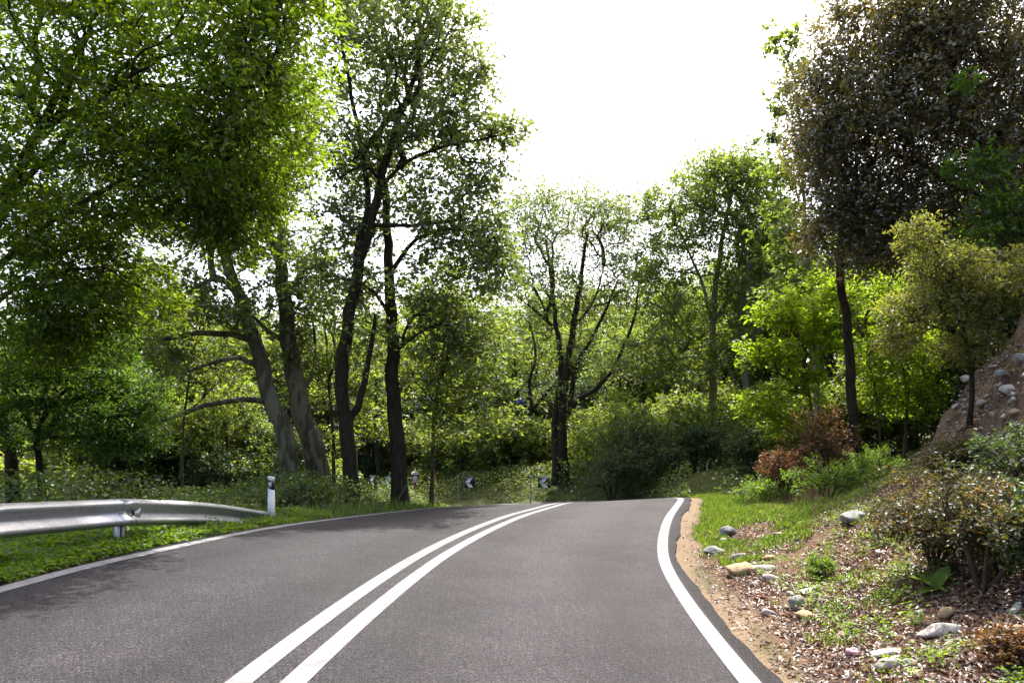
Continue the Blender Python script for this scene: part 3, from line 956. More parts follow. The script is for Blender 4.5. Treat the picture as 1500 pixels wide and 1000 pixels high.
# two young planes whose layered leaves catch the light behind the dark trunks
b = at_ground(632, 21.8)
tree('young_plane', 'young plane tree with bright layered leaves just right of the straight dark trunk', b,
     [(stem_from(b, [(634, 650, 21.6), (640, 580, 21.3), (650, 510, 21), (662, 440, 20.8)]), .07, .02),
      (Wl([(636, 630, 21.5), (675, 600, 21), (715, 590, 20.6)]), .03, .01), (Wl([(645, 550, 21.2), (690, 520, 20.8), (730, 510, 20.5)]), .03, .01), (Wl([(640, 590, 21.3), (610, 560, 21.2), (600, 530, 21.2)]), .025, .01)],
     [ell(670, 420, 20.8, 70, 45, 1.4, 70), ell(690, 490, 20.8, 70, 42, 1.3, 80), ell(680, 560, 20.8, 70, 38, 1.3, 80), ell(655, 620, 21.2, 55, 28, 1.1, 50), ell(615, 540, 21.3, 40, 50, 1.2, 40), ell(730, 610, 20.6, 34, 28, .9, 26), ell(620, 450, 21, 40, 40, 1.2, 30)],
     M['leaf_mid'], M['bark_brown'], K=26, clump=.45, size=.125, wid=.11, seed=61, r_tip=.006, flat=.25, spread=.5)
b = at_ground(490, 23.0)
tree('young_plane', 'young plane tree with bright leaves showing between the leaning pair and the forked trunk', b,
     [(stem_from(b, [(488, 640, 22.8), (482, 570, 22.6), (478, 500, 22.4), (470, 440, 22.3)]), .07, .02),
      (Wl([(486, 610, 22.7), (520, 570, 22.4), (545, 540, 22.2)]), .03, .01), (Wl([(482, 570, 22.6), (455, 540, 22.4), (440, 510, 22.2)]), .03, .01)],
     [ell(480, 450, 22.3, 55, 45, 1.4, 60), ell(520, 530, 22.3, 60, 45, 1.3, 60), ell(465, 560, 22.4, 50, 40, 1.3, 46), ell(545, 610, 22.4, 36, 34, 1.1, 36), ell(480, 640, 22.6, 45, 24, 1, 30)],
     M['leaf_mid'], M['bark_brown'], K=26, clump=.45, size=.125, wid=.11, seed=62, r_tip=.006, flat=.25, spread=.5)
b = at_ground(265, 21.8)
tree('young_plane', 'thin young plane with yellow lit leaves under the bare side limbs', b,
     [(stem_from(b, [(268, 640, 21.6), (275, 570, 21.4), (285, 510, 21.2), (300, 460, 21.1)]), .06, .02), (Wl([(270, 610, 21.5), (310, 570, 21.3), (335, 545, 21.2)]), .025, .01)],
     [ell(290, 470, 21.2, 60, 40, 1.3, 46), ell(320, 545, 21.2, 50, 40, 1.2, 40), ell(260, 540, 21.4, 45, 40, 1.2, 36)],
     M['leaf_mid'], M['bark_brown'], K=22, clump=.45, size=.125, wid=.11, seed=63, r_tip=.006, flat=.25, spread=.5)

b = at_ground(1515, 13.2)
tree('slim_tree', 'slim tree with fresh green leaves against the dark right side of the oak', b,
     [(stem_from(b, [(1512, 420, 13.1), (1500, 350, 13), (1480, 300, 12.9), (1462, 260, 12.8)]), .05, .015), (Wl([(1505, 380, 13), (1470, 350, 12.8), (1440, 330, 12.7)]), .02, .008)],
     [ell(1450, 245, 12.8, 34, 26, .6, 22), ell(1465, 300, 12.8, 36, 26, .6, 24), ell(1400, 250, 12.8, 14, 10, .4, 5), ell(1440, 340, 12.7, 24, 16, .5, 10), ell(1410, 130, 13, 12, 16, .4, 6), ell(1490, 340, 12.9, 24, 30, .5, 16)],
     M['leaf_low'], M['bark_dark'], K=24, clump=.26, size=.10, wid=.075, seed=64, r_tip=.004, flat=.4)

# ------------------------------------------------------------------ where a line of sight meets the ground
_D = np.concatenate([np.arange(2.5, 16, .04), np.arange(16, 45, .12)])


def hit(px, py):
    X = (px - 750) / F * _D
    Z = CAMH - (py - HOR) / F * _D
    g = terrain(X, _D)
    k = np.nonzero(Z <= g)[0]
    i = k[0] if len(k) else len(_D) - 1
    return np.array([X[i], _D[i], g[i]])


# ------------------------------------------------------------------ shrubs
SH = ('stems', 'foliage')


def shrub(label, base, w, h, leaf, bark, n=90, K=36, clump=.3, size=.06, wid=.035, seed=1, name='shrub', group=None, tmpl=OVAL, flat=.7, spread=.8, dp=None, nst=5, twigs=4, cat='shrub'):
    rng = np.random.default_rng(seed)
    base = np.asarray(base, float)
    dp = dp or w
    limbs = []
    for i in range(nst):
        a = i / nst * 2 * PI + rng.random()
        e = base + np.array([math.cos(a) * w * .5 * rng.uniform(.3, .8), math.sin(a) * dp * .5 * rng.uniform(.3, .8), h * rng.uniform(.5, .8)])
        mid = base * .55 + e * .45 + np.array([0, 0, h * .08])
        limbs.append(([base + np.array([math.cos(a), math.sin(a), 0]) * .03, mid, e], .012 + .012 * h, .006))
    lobes = []
    for i in range(6):
        c = base + np.array([(rng.random() - .5) * w * .6, (rng.random() - .5) * dp * .6, h * rng.uniform(.35, .72)])
        lobes.append((c, np.array([w * .30, dp * .30, h * .30]) * rng.uniform(.75, 1.15), max(4, n // 6)))
    return tree(name, label, base, limbs, lobes, leaf, bark, K=K, clump=clump, size=size, wid=wid, tmpl=tmpl, seed=seed, group=group, cat=cat, twigs=twigs,
                droop=.15, spread=spread, flat=flat, r_tip=.003 + .0015 * h, flare=False, step=.18, parts=SH)


def gp(px, d):
    return at_ground(px, d)


shrub('russet leaved shrub at the foot of the bank, left of the green ferns', gp(1150, 16.5), 1.3, 1.3, M['leaf_red'], M['bark_brown'], 130, 40, .26, .06, .036, 41)
shrub('tall russet and olive shrub in front of the dark oak trunk', gp(1205, 16.8), 1.3, 2.3, M['leaf_red'], M['bark_brown'], 110, 34, .28, .06, .036, 42)
shrub('bright green feathery bush just below the earth slope', gp(1292, 14.4), 1.35, .95, M['leaf_weed'], M['stem'], 120, 40, .2, .055, .022, 43)
shrub('pale green bush left of the grey boulder', gp(1215, 12.6), 1.5, .75, M['leaf_weed'], M['stem'], 80, 36, .2, .06, .026, 44)
shrub('yellow green weedy bush at the end of the grass patch', gp(1125, 16.0), 1.1, .65, M['leaf_weed'], M['stem'], 70, 34, .2, .06, .03, 45)
shrub('small rounded bright green herb growing among dead leaves', hit(1205, 848), .34, .26, M['leaf_weed'], M['stem'], 60, 30, .07, .034, .014, 46)
shrub('olive and orange mottled bush on the right verge, nearest the frame edge', hit(1440, 868), 1.5, .95, M['leaf_mottled'], M['bark_brown'], 230, 44, .16, .042, .024, 47)
shrub('mottled olive bush right of the boulder', hit(1368, 832), .95, .7, M['leaf_mottled'], M['bark_brown'], 170, 42, .16, .040, .023, 48)
shrub('dark green bush at the right edge under the young oak', hit(1485, 745), 1.2, .85, M['leaf_dark'], M['bark_brown'], 170, 42, .18, .046, .027, 49)
shrub('rust tinged shrub around the foot of the young oak', hit(1400, 700), .9, .5, M['leaf_mottled'], M['bark_brown'], 130, 40, .16, .042, .024, 50)
shrub('leafy green bush in the lower right corner above the bottle', hit(1530, 850), .8, .7, M['leaf_dark'], M['bark_brown'], 90, 40, .15, .05, .03, 51)
shrub('orange brown dry bush at the bottom right corner', hit(1490, 985), .45, .28, M['leaf_red'], M['bark_brown'], 80, 34, .09, .034, .016, 52)
shrub('grey green shrub on the far side of the bend, below the centre tree', gp(895, 27.5), 2.6, 2.6, M['leaf_dark'], M['bark_brown'], 150, 44, .42, .09, .05, 53)
shrub('dark leafy shrub between the centre tree and the pale trunk', gp(965, 27.0), 3.0, 2.4, M['leaf_dark'], M['bark_brown'], 160, 44, .42, .10, .06, 54)
shrub('dark green shrub at the foot of the slim pale trunk', gp(1035, 26.5), 2.4, 2.0, M['leaf_dark'], M['bark_brown'], 130, 44, .4, .10, .06, 55)
shrub('deep green shrub in the shade of the slanting trunk', gp(1098, 24.5), 2.0, 2.0, M['leaf_dark'], M['bark_brown'], 120, 44, .4, .09, .055, 56)
shrub('ivy dark bush behind the leaning mottled pair', gp(330, 24.0), 3.4, 3.0, M['leaf_dark'], M['bark_brown'], 190, 44, .45, .10, .06, 57)
shrub('dark bush left of the leaning trunks, beyond the brambles', gp(255, 22.5), 2.6, 2.0, M['leaf_dark'], M['bark_brown'], 140, 44, .42, .09, .055, 58)
shrub('round leafy bush at the foot of the leaning trunk', gp(455, 18.6), 1.3, .95, M['leaf_bramble'], M['bark_brown'], 90, 40, .24, .07, .045, 59)
shrub('leafy bush hiding the base of the left leaning trunk', gp(415, 18.4), 1.2, .95, M['leaf_bramble'], M['bark_brown'], 80, 40, .24, .07, .045, 60)
shrub('tangled green bush behind the guardrail, at the left edge of the photo', gp(40, 16.5), 3.0, 1.2, M['leaf_bramble'], M['bark_brown'], 140, 44, .34, .08, .05, 61)

# ------------------------------------------------------------------ the wood beyond: a few kinds, copied
def proto(name, label, limbs, lobes, leaf, bark, group, **kw):
    z = np.zeros(3)
    L = [([np.array(p, float) for p in pts], r0, r1) for pts, r0, r1 in limbs]
    E_ = [(np.array(c, float), np.array(r, float), n) for c, r, n in lobes]
    return tree(name, label, z, L, E_, leaf, bark, group=group, **kw)


G1 = 'leafy trees of the wood beyond the bend'
pA = proto('woodland_tree', 'leafy green tree in the wood beyond the bend',
           [([(0, 0, 0), (.1, 0, 2), (-.1, .1, 4), (.2, 0, 6.5)], .16, .05), ([(-.1, .1, 3), (-1.2, .2, 4.5), (-1.8, .3, 5.5)], .07, .03), ([(0, 0, 3.4), (1.2, -.3, 5), (1.7, -.3, 6)], .07, .03)],
           [((0, 0, 6.6), (2, 2, 1.6), 90), ((-1.5, .3, 5), (1.5, 1.5, 1.1), 50), ((1.5, -.4, 5.2), (1.5, 1.5, 1.2), 50), ((0, .4, 3.6), (2, 2, 1), 40), ((.3, -.2, 2.2), (1.8, 1.8, .7), 26)],
           M['leaf_mid'], M['bark_brown'], G1, K=40, clump=.62, size=.17, wid=.13, seed=71, r_tip=.009, tmpl=OVAL)
pB = proto('woodland_tree', 'tall thin stemmed tree with open crown in the wood beyond the bend',
           [([(0, 0, 0), (.2, 0, 2.5), (.1, .1, 5), (.3, 0, 8.5)], .13, .03), ([(.1, 0, 3.5), (-.9, .2, 6), (-1.2, .2, 8)], .06, .02), ([(.15, 0, 4.6), (1.1, -.2, 6.5), (1.5, -.3, 8)], .06, .02)],
           [((.2, 0, 8.4), (1.5, 1.5, 1.5), 60), ((-1.1, .2, 7), (1.1, 1.1, 1.3), 36), ((1.3, -.2, 7), (1.1, 1.1, 1.2), 36), ((.2, 0, 5), (1.6, 1.6, 1.3), 40), ((0, 0, 3), (1.3, 1.3, .8), 16)],
           M['leaf_mid'], M['bark_dark'], 'thin stemmed trees of the wood beyond the bend', K=32, clump=.6, size=.16, wid=.12, seed=72, r_tip=.008, tmpl=OVAL)
pC = proto('woodland_tree', 'dark ivy covered tree in the shade of the wood',
           [([(0, 0, 0), (.1, 0, 2), (0, .1, 4.4)], .14, .05), ([(0, 0, 1.5), (-.8, .2, 2.6), (-1, .3, 3.4)], .06, .02)],
           [((0, 0, 4.4), (1.2, 1.2, 1.2), 70), ((0, 0, 2.8), (1.5, 1.5, 1.3), 90), ((.2, .1, 1.3), (1.6, 1.6, .9), 70)],
           M['leaf_dark'], M['bark_dark'], 'dark ivy covered trees in the wood', K=44, clump=.5, size=.13, wid=.10, seed=73, r_tip=.008, tmpl=OVAL)
pD = proto('woodland_shrub', 'pale green undergrowth bush in the wood beyond the bend',
           [([(0, 0, 0), (.2, 0, 1), (.3, 0, 2)], .04, .02), ([(0, 0, 0), (-.5, .2, .9), (-.8, .2, 1.8)], .03, .015)],
           [((0, 0, 1.9), (1.1, 1.1, .8), 60), ((-.9, .2, 1.4), (.9, .9, .8), 40), ((.9, -.2, 1.3), (.9, .9, .7), 40), ((0, 0, .7), (1.5, 1.5, .5), 40)],
           M['leaf_mid'], M['bark_brown'], 'undergrowth bushes of the wood', K=38, clump=.42, size=.12, wid=.085, seed=74, r_tip=.006, tmpl=OVAL, flare=False, parts=SH, cat='shrub')
wood_rng = np.random.default_rng(5)


PLAN = {}


def plant(p, px, d, sc, sz=1.0):
    x = (px - 750) / F * d
    i, o = road_coord([x], [d])
    if abs(o[0]) < 4.3 + (.8 if p is not pD else .6): return
    PLAN.setdefault(p.name, []).append((px, d, sc, sz))


# undergrowth, then trees, row behind row
for px, d, sc in [(300, 26, 1.1), (390, 27, 1.1), (480, 25.5, .9), (610, 41, 1.3), (660, 40, 1.1), (700, 39, 1.3), (745, 38.5, 1.2), (790, 38, 1.1), (870, 33, 1.2), (930, 31, 1.2),
                  (990, 33, 1.3), (1015, 29, 1.0), (1080, 31, 1.3), (1140, 27, 1.2), (1180, 24, 1.1), (1235, 23, 1.0), (180, 24, 1.1), (100, 22, 1.1), (20, 21, 1.2), (-60, 20, 1.3), (1290, 23, 1.2), (1345, 22, 1.1), (920, 36, 1.4), (1060, 36, 1.4)]:
    plant(pD, px, d, sc)
for px, d, sc, sz in [(640, 44, 1.0, .9), (690, 43, 1.0, .85), (735, 41, 1.0, .95), (290, 30, 1.0, 1), (350, 29, 1.1, 1.0), (230, 28, 1.0, 1), (1010, 38, 1.1, .8), (1080, 38, 1.1, .9), (955, 38, 1.0, .8), (60, 25, 1.0, 1), (865, 40, 1.0, .9), (-20, 24, 1.1, 1), (1120, 33, 1.1, 1), (150, 27, 1, 1), (430, 33, 1.1, 1)]:
    plant(pC, px, d, sc, sz)
for px, d, sc, sz in [(480, 44, 1.05, 1), (540, 46, 1.0, 1), (600, 47, 1.1, .95), (655, 48, 1.05, .95), (705, 46, 1.0, 1), (760, 47, 1.05, .9), (815, 46, 1.0, .95), (870, 46, 1.0, .95), (925, 45, 1.0, .95), (975, 43, 1.05, 1.0), (1030, 44, 1.1, 1.05),
                      (1085, 42, 1.1, 1.1), (1140, 38, 1.1, 1.15), (1190, 34, 1.0, 1.1), (1250, 30, .95, 1.1), (1320, 28, .9, 1.1), (420, 42, 1.0, 1), (360, 38, .95, 1), (300, 34, .95, .95), (240, 32, .95, .95), (180, 30, .9, .95), (120, 28, .9, 1), (50, 27, .9, 1), (-20, 26, .95, 1),
                      (640, 26.2, .52, .95), (700, 45, .9, .8), (560, 52, 1.2, 1), (640, 56, 1.3, 1), (730, 56, 1.2, 1), (800, 57, 1.25, 1), (880, 58, 1.3, 1), (960, 56, 1.3, 1.05), (1050, 56, 1.3, 1.1), (450, 50, 1.2, 1), (350, 48, 1.2, 1), (1400, 26, .9, 1.1)]:
    plant(pA, px, d, sc, sz)
for px, d, sc, sz in [(760, 40, .95, .9), (905, 38, .85, .85), (940, 36.5, .8, .9), (1160, 33, 1, 1.1), (1120, 36, 1.05, 1.1), (620, 50, 1.1, 1), (680, 52, 1.1, 1), (500, 34, .8, .95), (555, 40, 1, .95), (1210, 28, .9, 1.1), (330, 36, 1, 1), (985, 40, 1, 1), (860, 50, 1.1, 1), (790, 52, 1.1, 1), (1275, 26, .85, 1.1)]:
    plant(pB, px, d, sc, sz)
for px, d, sc, sz in [(400, 43, 1.1, 1), (330, 43, 1.1, 1), (260, 43, 1.1, 1), (190, 43, 1.1, 1), (120, 42, 1.1, 1), (50, 40, 1.1, 1), (280, 54, 1.3, 1), (180, 52, 1.3, 1), (1440, 21, .85, 1), (1505, 19, .8, 1), (1380, 23, .9, 1.05), (1560, 17, .8, 1),
                      (330, 24.6, .62, 1.1), (215, 24, .66, 1.1), (120, 23, .66, 1.1)]:
    plant(pA, px, d, sc, sz)
for px, d, sc, sz in [(285, 25.5, .95, .9), (250, 24.5, .8, .9), (180, 22.8, .8, .9), (375, 25.5, .8, .9), (430, 25, .7, .9), (1460, 18, .8, 1), (1400, 20, .8, 1), (1520, 16.5, .8, 1), (1340, 24, 1, 1), (600, 43, .9, .9), (820, 41, 1.0, .9), (780, 43, 1, 1), (905, 42, 1.1, .9), (550, 42, 1, 1), (480, 41, 1, 1)]:
    plant(pC, px, d, sc, sz)
MARKS = [(20, 'the low spreading tree'), (240, 'the bare side limbs'), (450, 'the leaning mottled pair'), (520, 'the forked dark trunk'), (587, 'the straight dark trunk'), (690, 'the middle chevron sign'), (828, 'the centre tree'),
         (940, 'the dark leafy shrub'), (1050, 'the slim pale trunk'), (1112, 'the slanting trunk'), (1190, 'the bright sapling'), (1250, 'the dark oak trunk'), (1330, 'the thicket sapling'), (1430, 'the young oak')]
ORD = ['first', 'second', 'third', 'fourth', 'fifth', 'sixth', 'seventh', 'eighth', 'ninth', 'tenth', 'eleventh', 'twelfth', 'thirteenth', 'fourteenth', 'fifteenth', 'sixteenth', 'seventeenth', 'eighteenth', 'nineteenth', 'twentieth']
KIND = {pA.name: 'leafy green wood tree', pB.name: 'thin stemmed wood tree', pC.name: 'dark ivy covered tree', pD.name: 'pale green undergrowth bush'}
for p_ in (pA, pB, pC, pD):
    bymark = {}
    for it in PLAN[p_.name]:
        mk = min(MARKS, key=lambda m: abs(m[0] - it[0]))
        bymark.setdefault(mk, []).append(it)
    first = True
    for mk, its in bymark.items():
        its.sort(key=lambda it: it[1])
        for r_, (px, d, sc, sz) in enumerate(its):
            x = (px - 750) / F * d
            loc = (x, d, tz(x, d) - .08)
            rz = wood_rng.random() * 6.28
            lab = KIND[p_.name] + ' beyond ' + mk[1] + ('' if len(its) == 1 else ', ' + (ORD[r_] + ' nearest of them' if r_ else 'nearest of them'))
            if first:
                p_.location, p_.rotation_euler, p_.scale = loc, (0, 0, rz), (sc, sc, sc * sz)
                p_['label'] = lab
                first = False
            else:
                copy_tree(p_, loc, rz, (sc, sc, sc * sz), lab, p_['group'])

# ------------------------------------------------------------------ ground cover (nobody could count it)
def scatter(n, d0, d1, px0, px1, rng, power=1.0):
    """points in front of the camera, denser nearby; the rule below decides what grows where"""
    t = rng.random(n)
    d = d0 * (d1 / d0) ** t if power == 1 else (d0 ** 2 + (d1 ** 2 - d0 ** 2) * t) ** .5
    px = px0 + (px1 - px0) * rng.random(n)
    return (px - 750) / F * d, d


g4 = np.random.default_rng(44)


def blades(name, x, y, z, hgt, wid, mat, rng, lean=.5):
    n = len(x)
    a = rng.random(n) * 2 * PI
    dx, dy = np.cos(a), np.sin(a)
    le = hgt * lean * rng.uniform(.2, 1.2, n)
    p = np.stack([x, y, z], -1)
    sd = np.stack([-dy, dx, np.zeros(n)], -1) * (wid * rng.uniform(.7, 1.3, n))[:, None] * .5
    ld = np.stack([dx, dy, np.zeros(n)], -1)
    up = np.array([0, 0, 1.0])
    m = p + ld * (le * .35)[:, None] + up * (hgt * .6)[:, None]
    t = p + ld * le[:, None] + up * (hgt * .95)[:, None]
    v = np.stack([p - sd, p + sd, m - sd * .75, m + sd * .75, t], 1).reshape(-1, 3)
    f = (np.array([[0, 1, 3], [0, 3, 2], [2, 3, 4]])[None] + (np.arange(n) * 5)[:, None, None]).reshape(-1, 3)
    return mesh_np(name, v, f, None, mat, False, {'rnd': np.repeat(rng.random(n), 5)})


# grass on both verges
x, y = scatter(380000, 4.2, 24, -150, 1330, g4)
x2, y2 = scatter(150000, 9.5, 22, 985, 1190, g4)
x, y = np.r_[x, x2], np.r_[y, y2]
i_, o_ = road_coord(x, y)
s_ = S[i_]
eL, eR = o_ - 3.22, -o_ - 3.26
nz = fbm(x * .8, y * .8, 21)
pL = np.where(eL > .02, .9 * np.exp(-np.clip(eL - .9, 0, None) / .6), 0) * (y > 4) * np.interp(y, [4, 9, 13, 20], [.35, .45, 1, 1])
pR = np.where(eR > .15, smooth01((eR - .16 - .5 * (nz - .4)) / .25) * (1 - smooth01((eR - 2.2) / 1.6)), 0) * smooth01((s_ - 7.6) / 2.0) * smooth01((nz - .30) / .12) * (s_ < 22)
pB = np.where(eR > .45, .30 * smooth01((fbm(x * 2.6, y * 2.6, 33) - .62) / .06), 0) * (1 - smooth01((eR - 3.3) / .6))
keep = g4.random(len(x)) < np.clip(pL * .42 + pR * .8 + pB, 0, 1)
x, y, eL, eR = x[keep], y[keep], eL[keep], eR[keep]
h = g4.uniform(.06, .19, len(x)) * np.where(eL > 0, np.interp(eL, [0, .5, 1.2], [.6, 1.0, 1.5]) * np.interp(y, [9, 13], [.6, 1]), .62) * (.6 + .9 * fbm(x * 2, y * 2, 8))
tag(link('grass', blades('grass', x, y, terrain(x, y) - .01, h, np.where(eL > 0, .010 + .0006 * y, .006 + .0004 * y), M['grass'], g4)), 'fresh green grass along both verges of the road', 'grass', None, 'stuff')

x, y = scatter(60000, 8, 22, 980, 1250, g4)
i_, o_ = road_coord(x, y)
s_ = S[i_]
eR = -o_ - 3.26
pD_ = np.where(eR > 1.0, smooth01((eR - 1.2) / .6) * (1 - smooth01((eR - 4) / 1)), 0) * smooth01((s_ - 11) / 2) * .5 * smooth01((fbm(x * 1.5, y * 1.5, 81) - .42) / .15)
keep = g4.random(len(x)) < pD_
x, y = x[keep], y[keep]
tag(link('dry_grass', blades('dry_grass', x, y, terrain(x, y) - .01, g4.uniform(.08, .38, len(x)) * (.5 + fbm(x * 3, y * 3, 82)), .006, M['dry_grass'], g4, .5)), 'thin dry straw coloured grass stalks behind the grass patch', 'dry grass', None, 'stuff')


def plants(x, y, hgt, per, spread_r, size, wid, mat, rng, name, tmpl=OVAL, spread=.6):
    n = len(x)
    z = terrain(x, y)
    a = rng.random((n, per)) * 2 * PI
    rr = spread_r * rng.random((n, per)) ** .6
    u = rng.random((n, per)) ** .7
    P = np.stack([x[:, None] + np.cos(a) * rr, y[:, None] + np.sin(a) * rr, z[:, None] + hgt[:, None] * u + .01], -1).reshape(-1, 3)
    ax = np.stack([np.cos(a), np.sin(a), np.zeros_like(a)], -1).reshape(-1, 3)
    tone = np.repeat((rng.random(n) - .5) * .5, per)
    return link(name, leaf_mesh(name, P, size, wid, tmpl, mat, ax, 1, spread, .1, .5 + tone + (rng.random(n * per) - .5) * .6, rng))


# broad-leaved weeds under the rail
x, y = scatter(26000, 4.4, 16, -120, 480, g4)
i_, o_ = road_coord(x, y)
eL = o_ - 3.22
keep = g4.random(len(x)) < np.where(eL > .06, np.exp(-np.clip(eL - 1.5, 0, None) / .7), 0) * smooth01((fbm(x * 1.1, y * 1.1, 4) - .3) / .15)
x, y, eL = x[keep], y[keep], eL[keep]
tag(plants(x, y, (.02 + .17 * fbm(x * 1.7, y * 1.7, 5) ** 1.3) * np.interp(eL, [0, .6, 2], [.7, 1, 1.2]), 9, .08, .075, .036, M['leaf_weed'], g4, 'weeds'),
    'low bright green broad leaved weeds under the guardrail', 'weeds', None, 'stuff')

# brambles and nettles inside the bend
x, y = scatter(165000, 8.5, 34, -200, 860, g4, 2)
i_, o_ = road_coord(x, y)
eL = o_ - 3.22
keep = (g4.random(len(x)) < smooth01((eL - np.interp(y, [9, 13, 17], [1.6, 1.5, .7])) / .6)) & (eL > .5)
x, y, eL = x[keep], y[keep], eL[keep]
mound = (.15 + .95 * smooth01((fbm(x * .45, y * .45, 13) - .28) / .4)) * smooth01((eL - .4) / 1.6) * .85
P = np.stack([x, y, terrain(x, y) + mound * g4.random(len(x)) ** .45 + (fbm(x * 3, y * 3, 9) - .5) * .25], -1)
tone = fbm(x * .9, y * .9, 41) - .45
tag(link('brambles', leaf_mesh('brambles', P, .082, .055, OVAL, M['leaf_bramble'], None, 1, .6, .1, .45 + tone * 1.3 + (g4.random(len(x)) - .5) * .5, g4)),
    'waist high brambles and nettles filling the inside of the bend', 'brambles', None, 'stuff')
nb = 900
k = g4.integers(0, len(P), nb)
mb = MB()
for j in k:
    p0 = P[j].copy()
    p0[2] = P[j][2] - .35
    a = g4.random() * 6.28
    L = g4.uniform(.3, .7)
    mb.tube(np.array([p0, p0 + [math.cos(a) * L * .4, math.sin(a) * L * .4, .38], p0 + [math.cos(a) * L, math.sin(a) * L, .34]]), [.004, .0035, .002], 3)
tag(mb.obj('bramble_canes', M['stick']), 'thin arching bramble canes among the green leaves', 'canes', None, 'stuff')

# the same growth on the outside of the bend, round the chevron boards
x, y = scatter(120000, 21, 44, 380, 1010, g4, 2)
i_, o_ = road_coord(x, y)
eO = -o_ - 3.34
keep = (eO > 0) & (g4.random(len(x)) < .35 + .65 * (eO < 3)) & (eO < 7) & (S[i_] > 17)
x, y, eO = x[keep], y[keep], eO[keep]
P = np.stack([x, y, terrain(x, y) + (.25 + .75 * fbm(x * .8, y * .8, 19)) * smooth01(eO / 1.0 + .35) * g4.random(len(x)) ** .5], -1)
tag(link('roadside_nettles', leaf_mesh('roadside_nettles', P, .10, .065, OVAL, M['leaf_bramble'], None, 1, .6, .1, .75 + (g4.random(len(x)) - .5) * .6, g4)),
    'pale green nettles on the outside of the bend around the chevron signs', 'nettles', None, 'stuff')

# undergrowth leaves on the floor of the wood beyond
x, y = scatter(45000, 20, 48, 60, 1330, g4, 2)
i_, o_ = road_coord(x, y)
keep = (o_ < -4.2) & (y > 19) | (o_ < -4.2) & (x > 7)
x, y = x[keep], y[keep]
P = np.stack([x, y, terrain(x, y) + .55 * g4.random(len(x)) * smooth01((fbm(x * .5, y * .5, 17) - .25) / .3) + .02], -1)
tag(link('woodland_floor_plants', leaf_mesh('woodland_floor_plants', P, .12, .08, OVAL, M['leaf_bramble'], None, 1, .6, .1, None, g4)),
    'low green plants covering the floor of the wood', 'undergrowth', None, 'stuff')

# dead leaves on the right bank
x, y = scatter(105000, 3.2, 17, 1000, 2000, g4)
i_, o_ = road_coord(x, y)
eR = -o_ - 3.26
cl = fbm(x * 1.8, y * 1.8, 51)
keep = g4.random(len(x)) < np.where(eR > .03, .10 + smooth01((eR - .12 - .5 * (cl - .42)) / .4), 0) * (1 - smooth01((S[i_] - 11.5) / 2)) * smooth01((cl - .25) / .2) * (1 - .75 * smooth01((eR - 3.6) / .5))
x, y = x[keep], y[keep]
P = np.stack([x, y, terrain(x, y) + .008 + .02 * g4.random(len(x))], -1)
CURL = (np.array([[0, 0, 0], [.5, .3, .22], [.42, .7, .20], [0, 1, .08], [-.42, .7, .20], [-.5, .3, .22]]), np.array([[0, 1, 2], [0, 2, 3], [0, 3, 4], [0, 4, 5]]))
tag(link('leaf_litter', leaf_mesh('leaf_litter', P, .048, .026, CURL, M['litter'], None, 1, .45, 0, None, g4)), 'brown dead leaves strewn over the right hand bank', 'dead leaves', None, 'stuff')

# small green plants scattered over the dead leaves
x, y = scatter(8000, 3.4, 16, 1040, 2000, g4)
i_, o_ = road_coord(x, y)
eR = -o_ - 3.26
cl = fbm(x * 1.1, y * 1.1, 61)
keep = g4.random(len(x)) < np.where(eR > .5, smooth01((eR - .5) / .4), 0) * smooth01((fbm(x * 2.2, y * 2.2, 61) - .52) / .08) * (1 - .8 * smooth01((eR - 3.6) / .5))
x, y = x[keep], y[keep]
tag(plants(x, y, .04 + .10 * g4.random(len(x)), 12, .05, .038, .017, M['leaf_weed'], g4, 'seedlings'), 'small green seedlings among the dead leaves on the bank', 'seedlings', None, 'stuff')

# gravel and crumbs of stone on the dirt shoulder
x, y = scatter(16000, 3.3, 15, 960, 1500, g4)
i_, o_ = road_coord(x, y)
eR = -o_ - 3.26
keep = (g4.random(len(x)) < np.where(eR > .04, np.interp(eR, [0, .1, .5, 1.2, 4], [.25, .5, .8, .3, .12]), 0) * smooth01((fbm(x * 1.5, y * 1.5, 71) - .35) / .2)) & (S[i_] < 13)
x, y = x[keep], y[keep]
OCT = np.array([[1, 0, 0], [-1, 0, 0], [0, 1, 0], [0, -1, 0], [0, 0, .7], [0, 0, -.7]], float)
OF = np.array([[0, 2, 4], [2, 1, 4], [1, 3, 4], [3, 0, 4], [2, 0, 5], [1, 2, 5], [3, 1, 5], [0, 3, 5]])
n = len(x)
sz = .006 + .016 * g4.random(n) ** 3
v = OCT[None] * (g4.uniform(.6, 1.3, (n, 6, 1)) * sz[:, None, None]) + np.stack([x, y, terrain(x, y) + sz * .3], -1)[:, None, :]
mg, nt, out = mat_new('gravel')
at_ = N(nt, 'ShaderNodeAttribute', attribute_name='rnd')
bsdf(nt, out, ramp(nt, at_.outputs['Fac'], [(.1, (.13, .12, .115)), (.5, (.30, .27, .235)), (.9, (.46, .40, .33))]), .9, .2)
tag(link('gravel', mesh_np('gravel', v.reshape(-1, 3), (OF[None] + (np.arange(n) * 6)[:, None, None]).reshape(-1, 3), None, mg, False, {'rnd': np.repeat(g4.random(n), 6)})),
    'fine gravel scattered along the dirt shoulder', 'gravel', None, 'stuff')


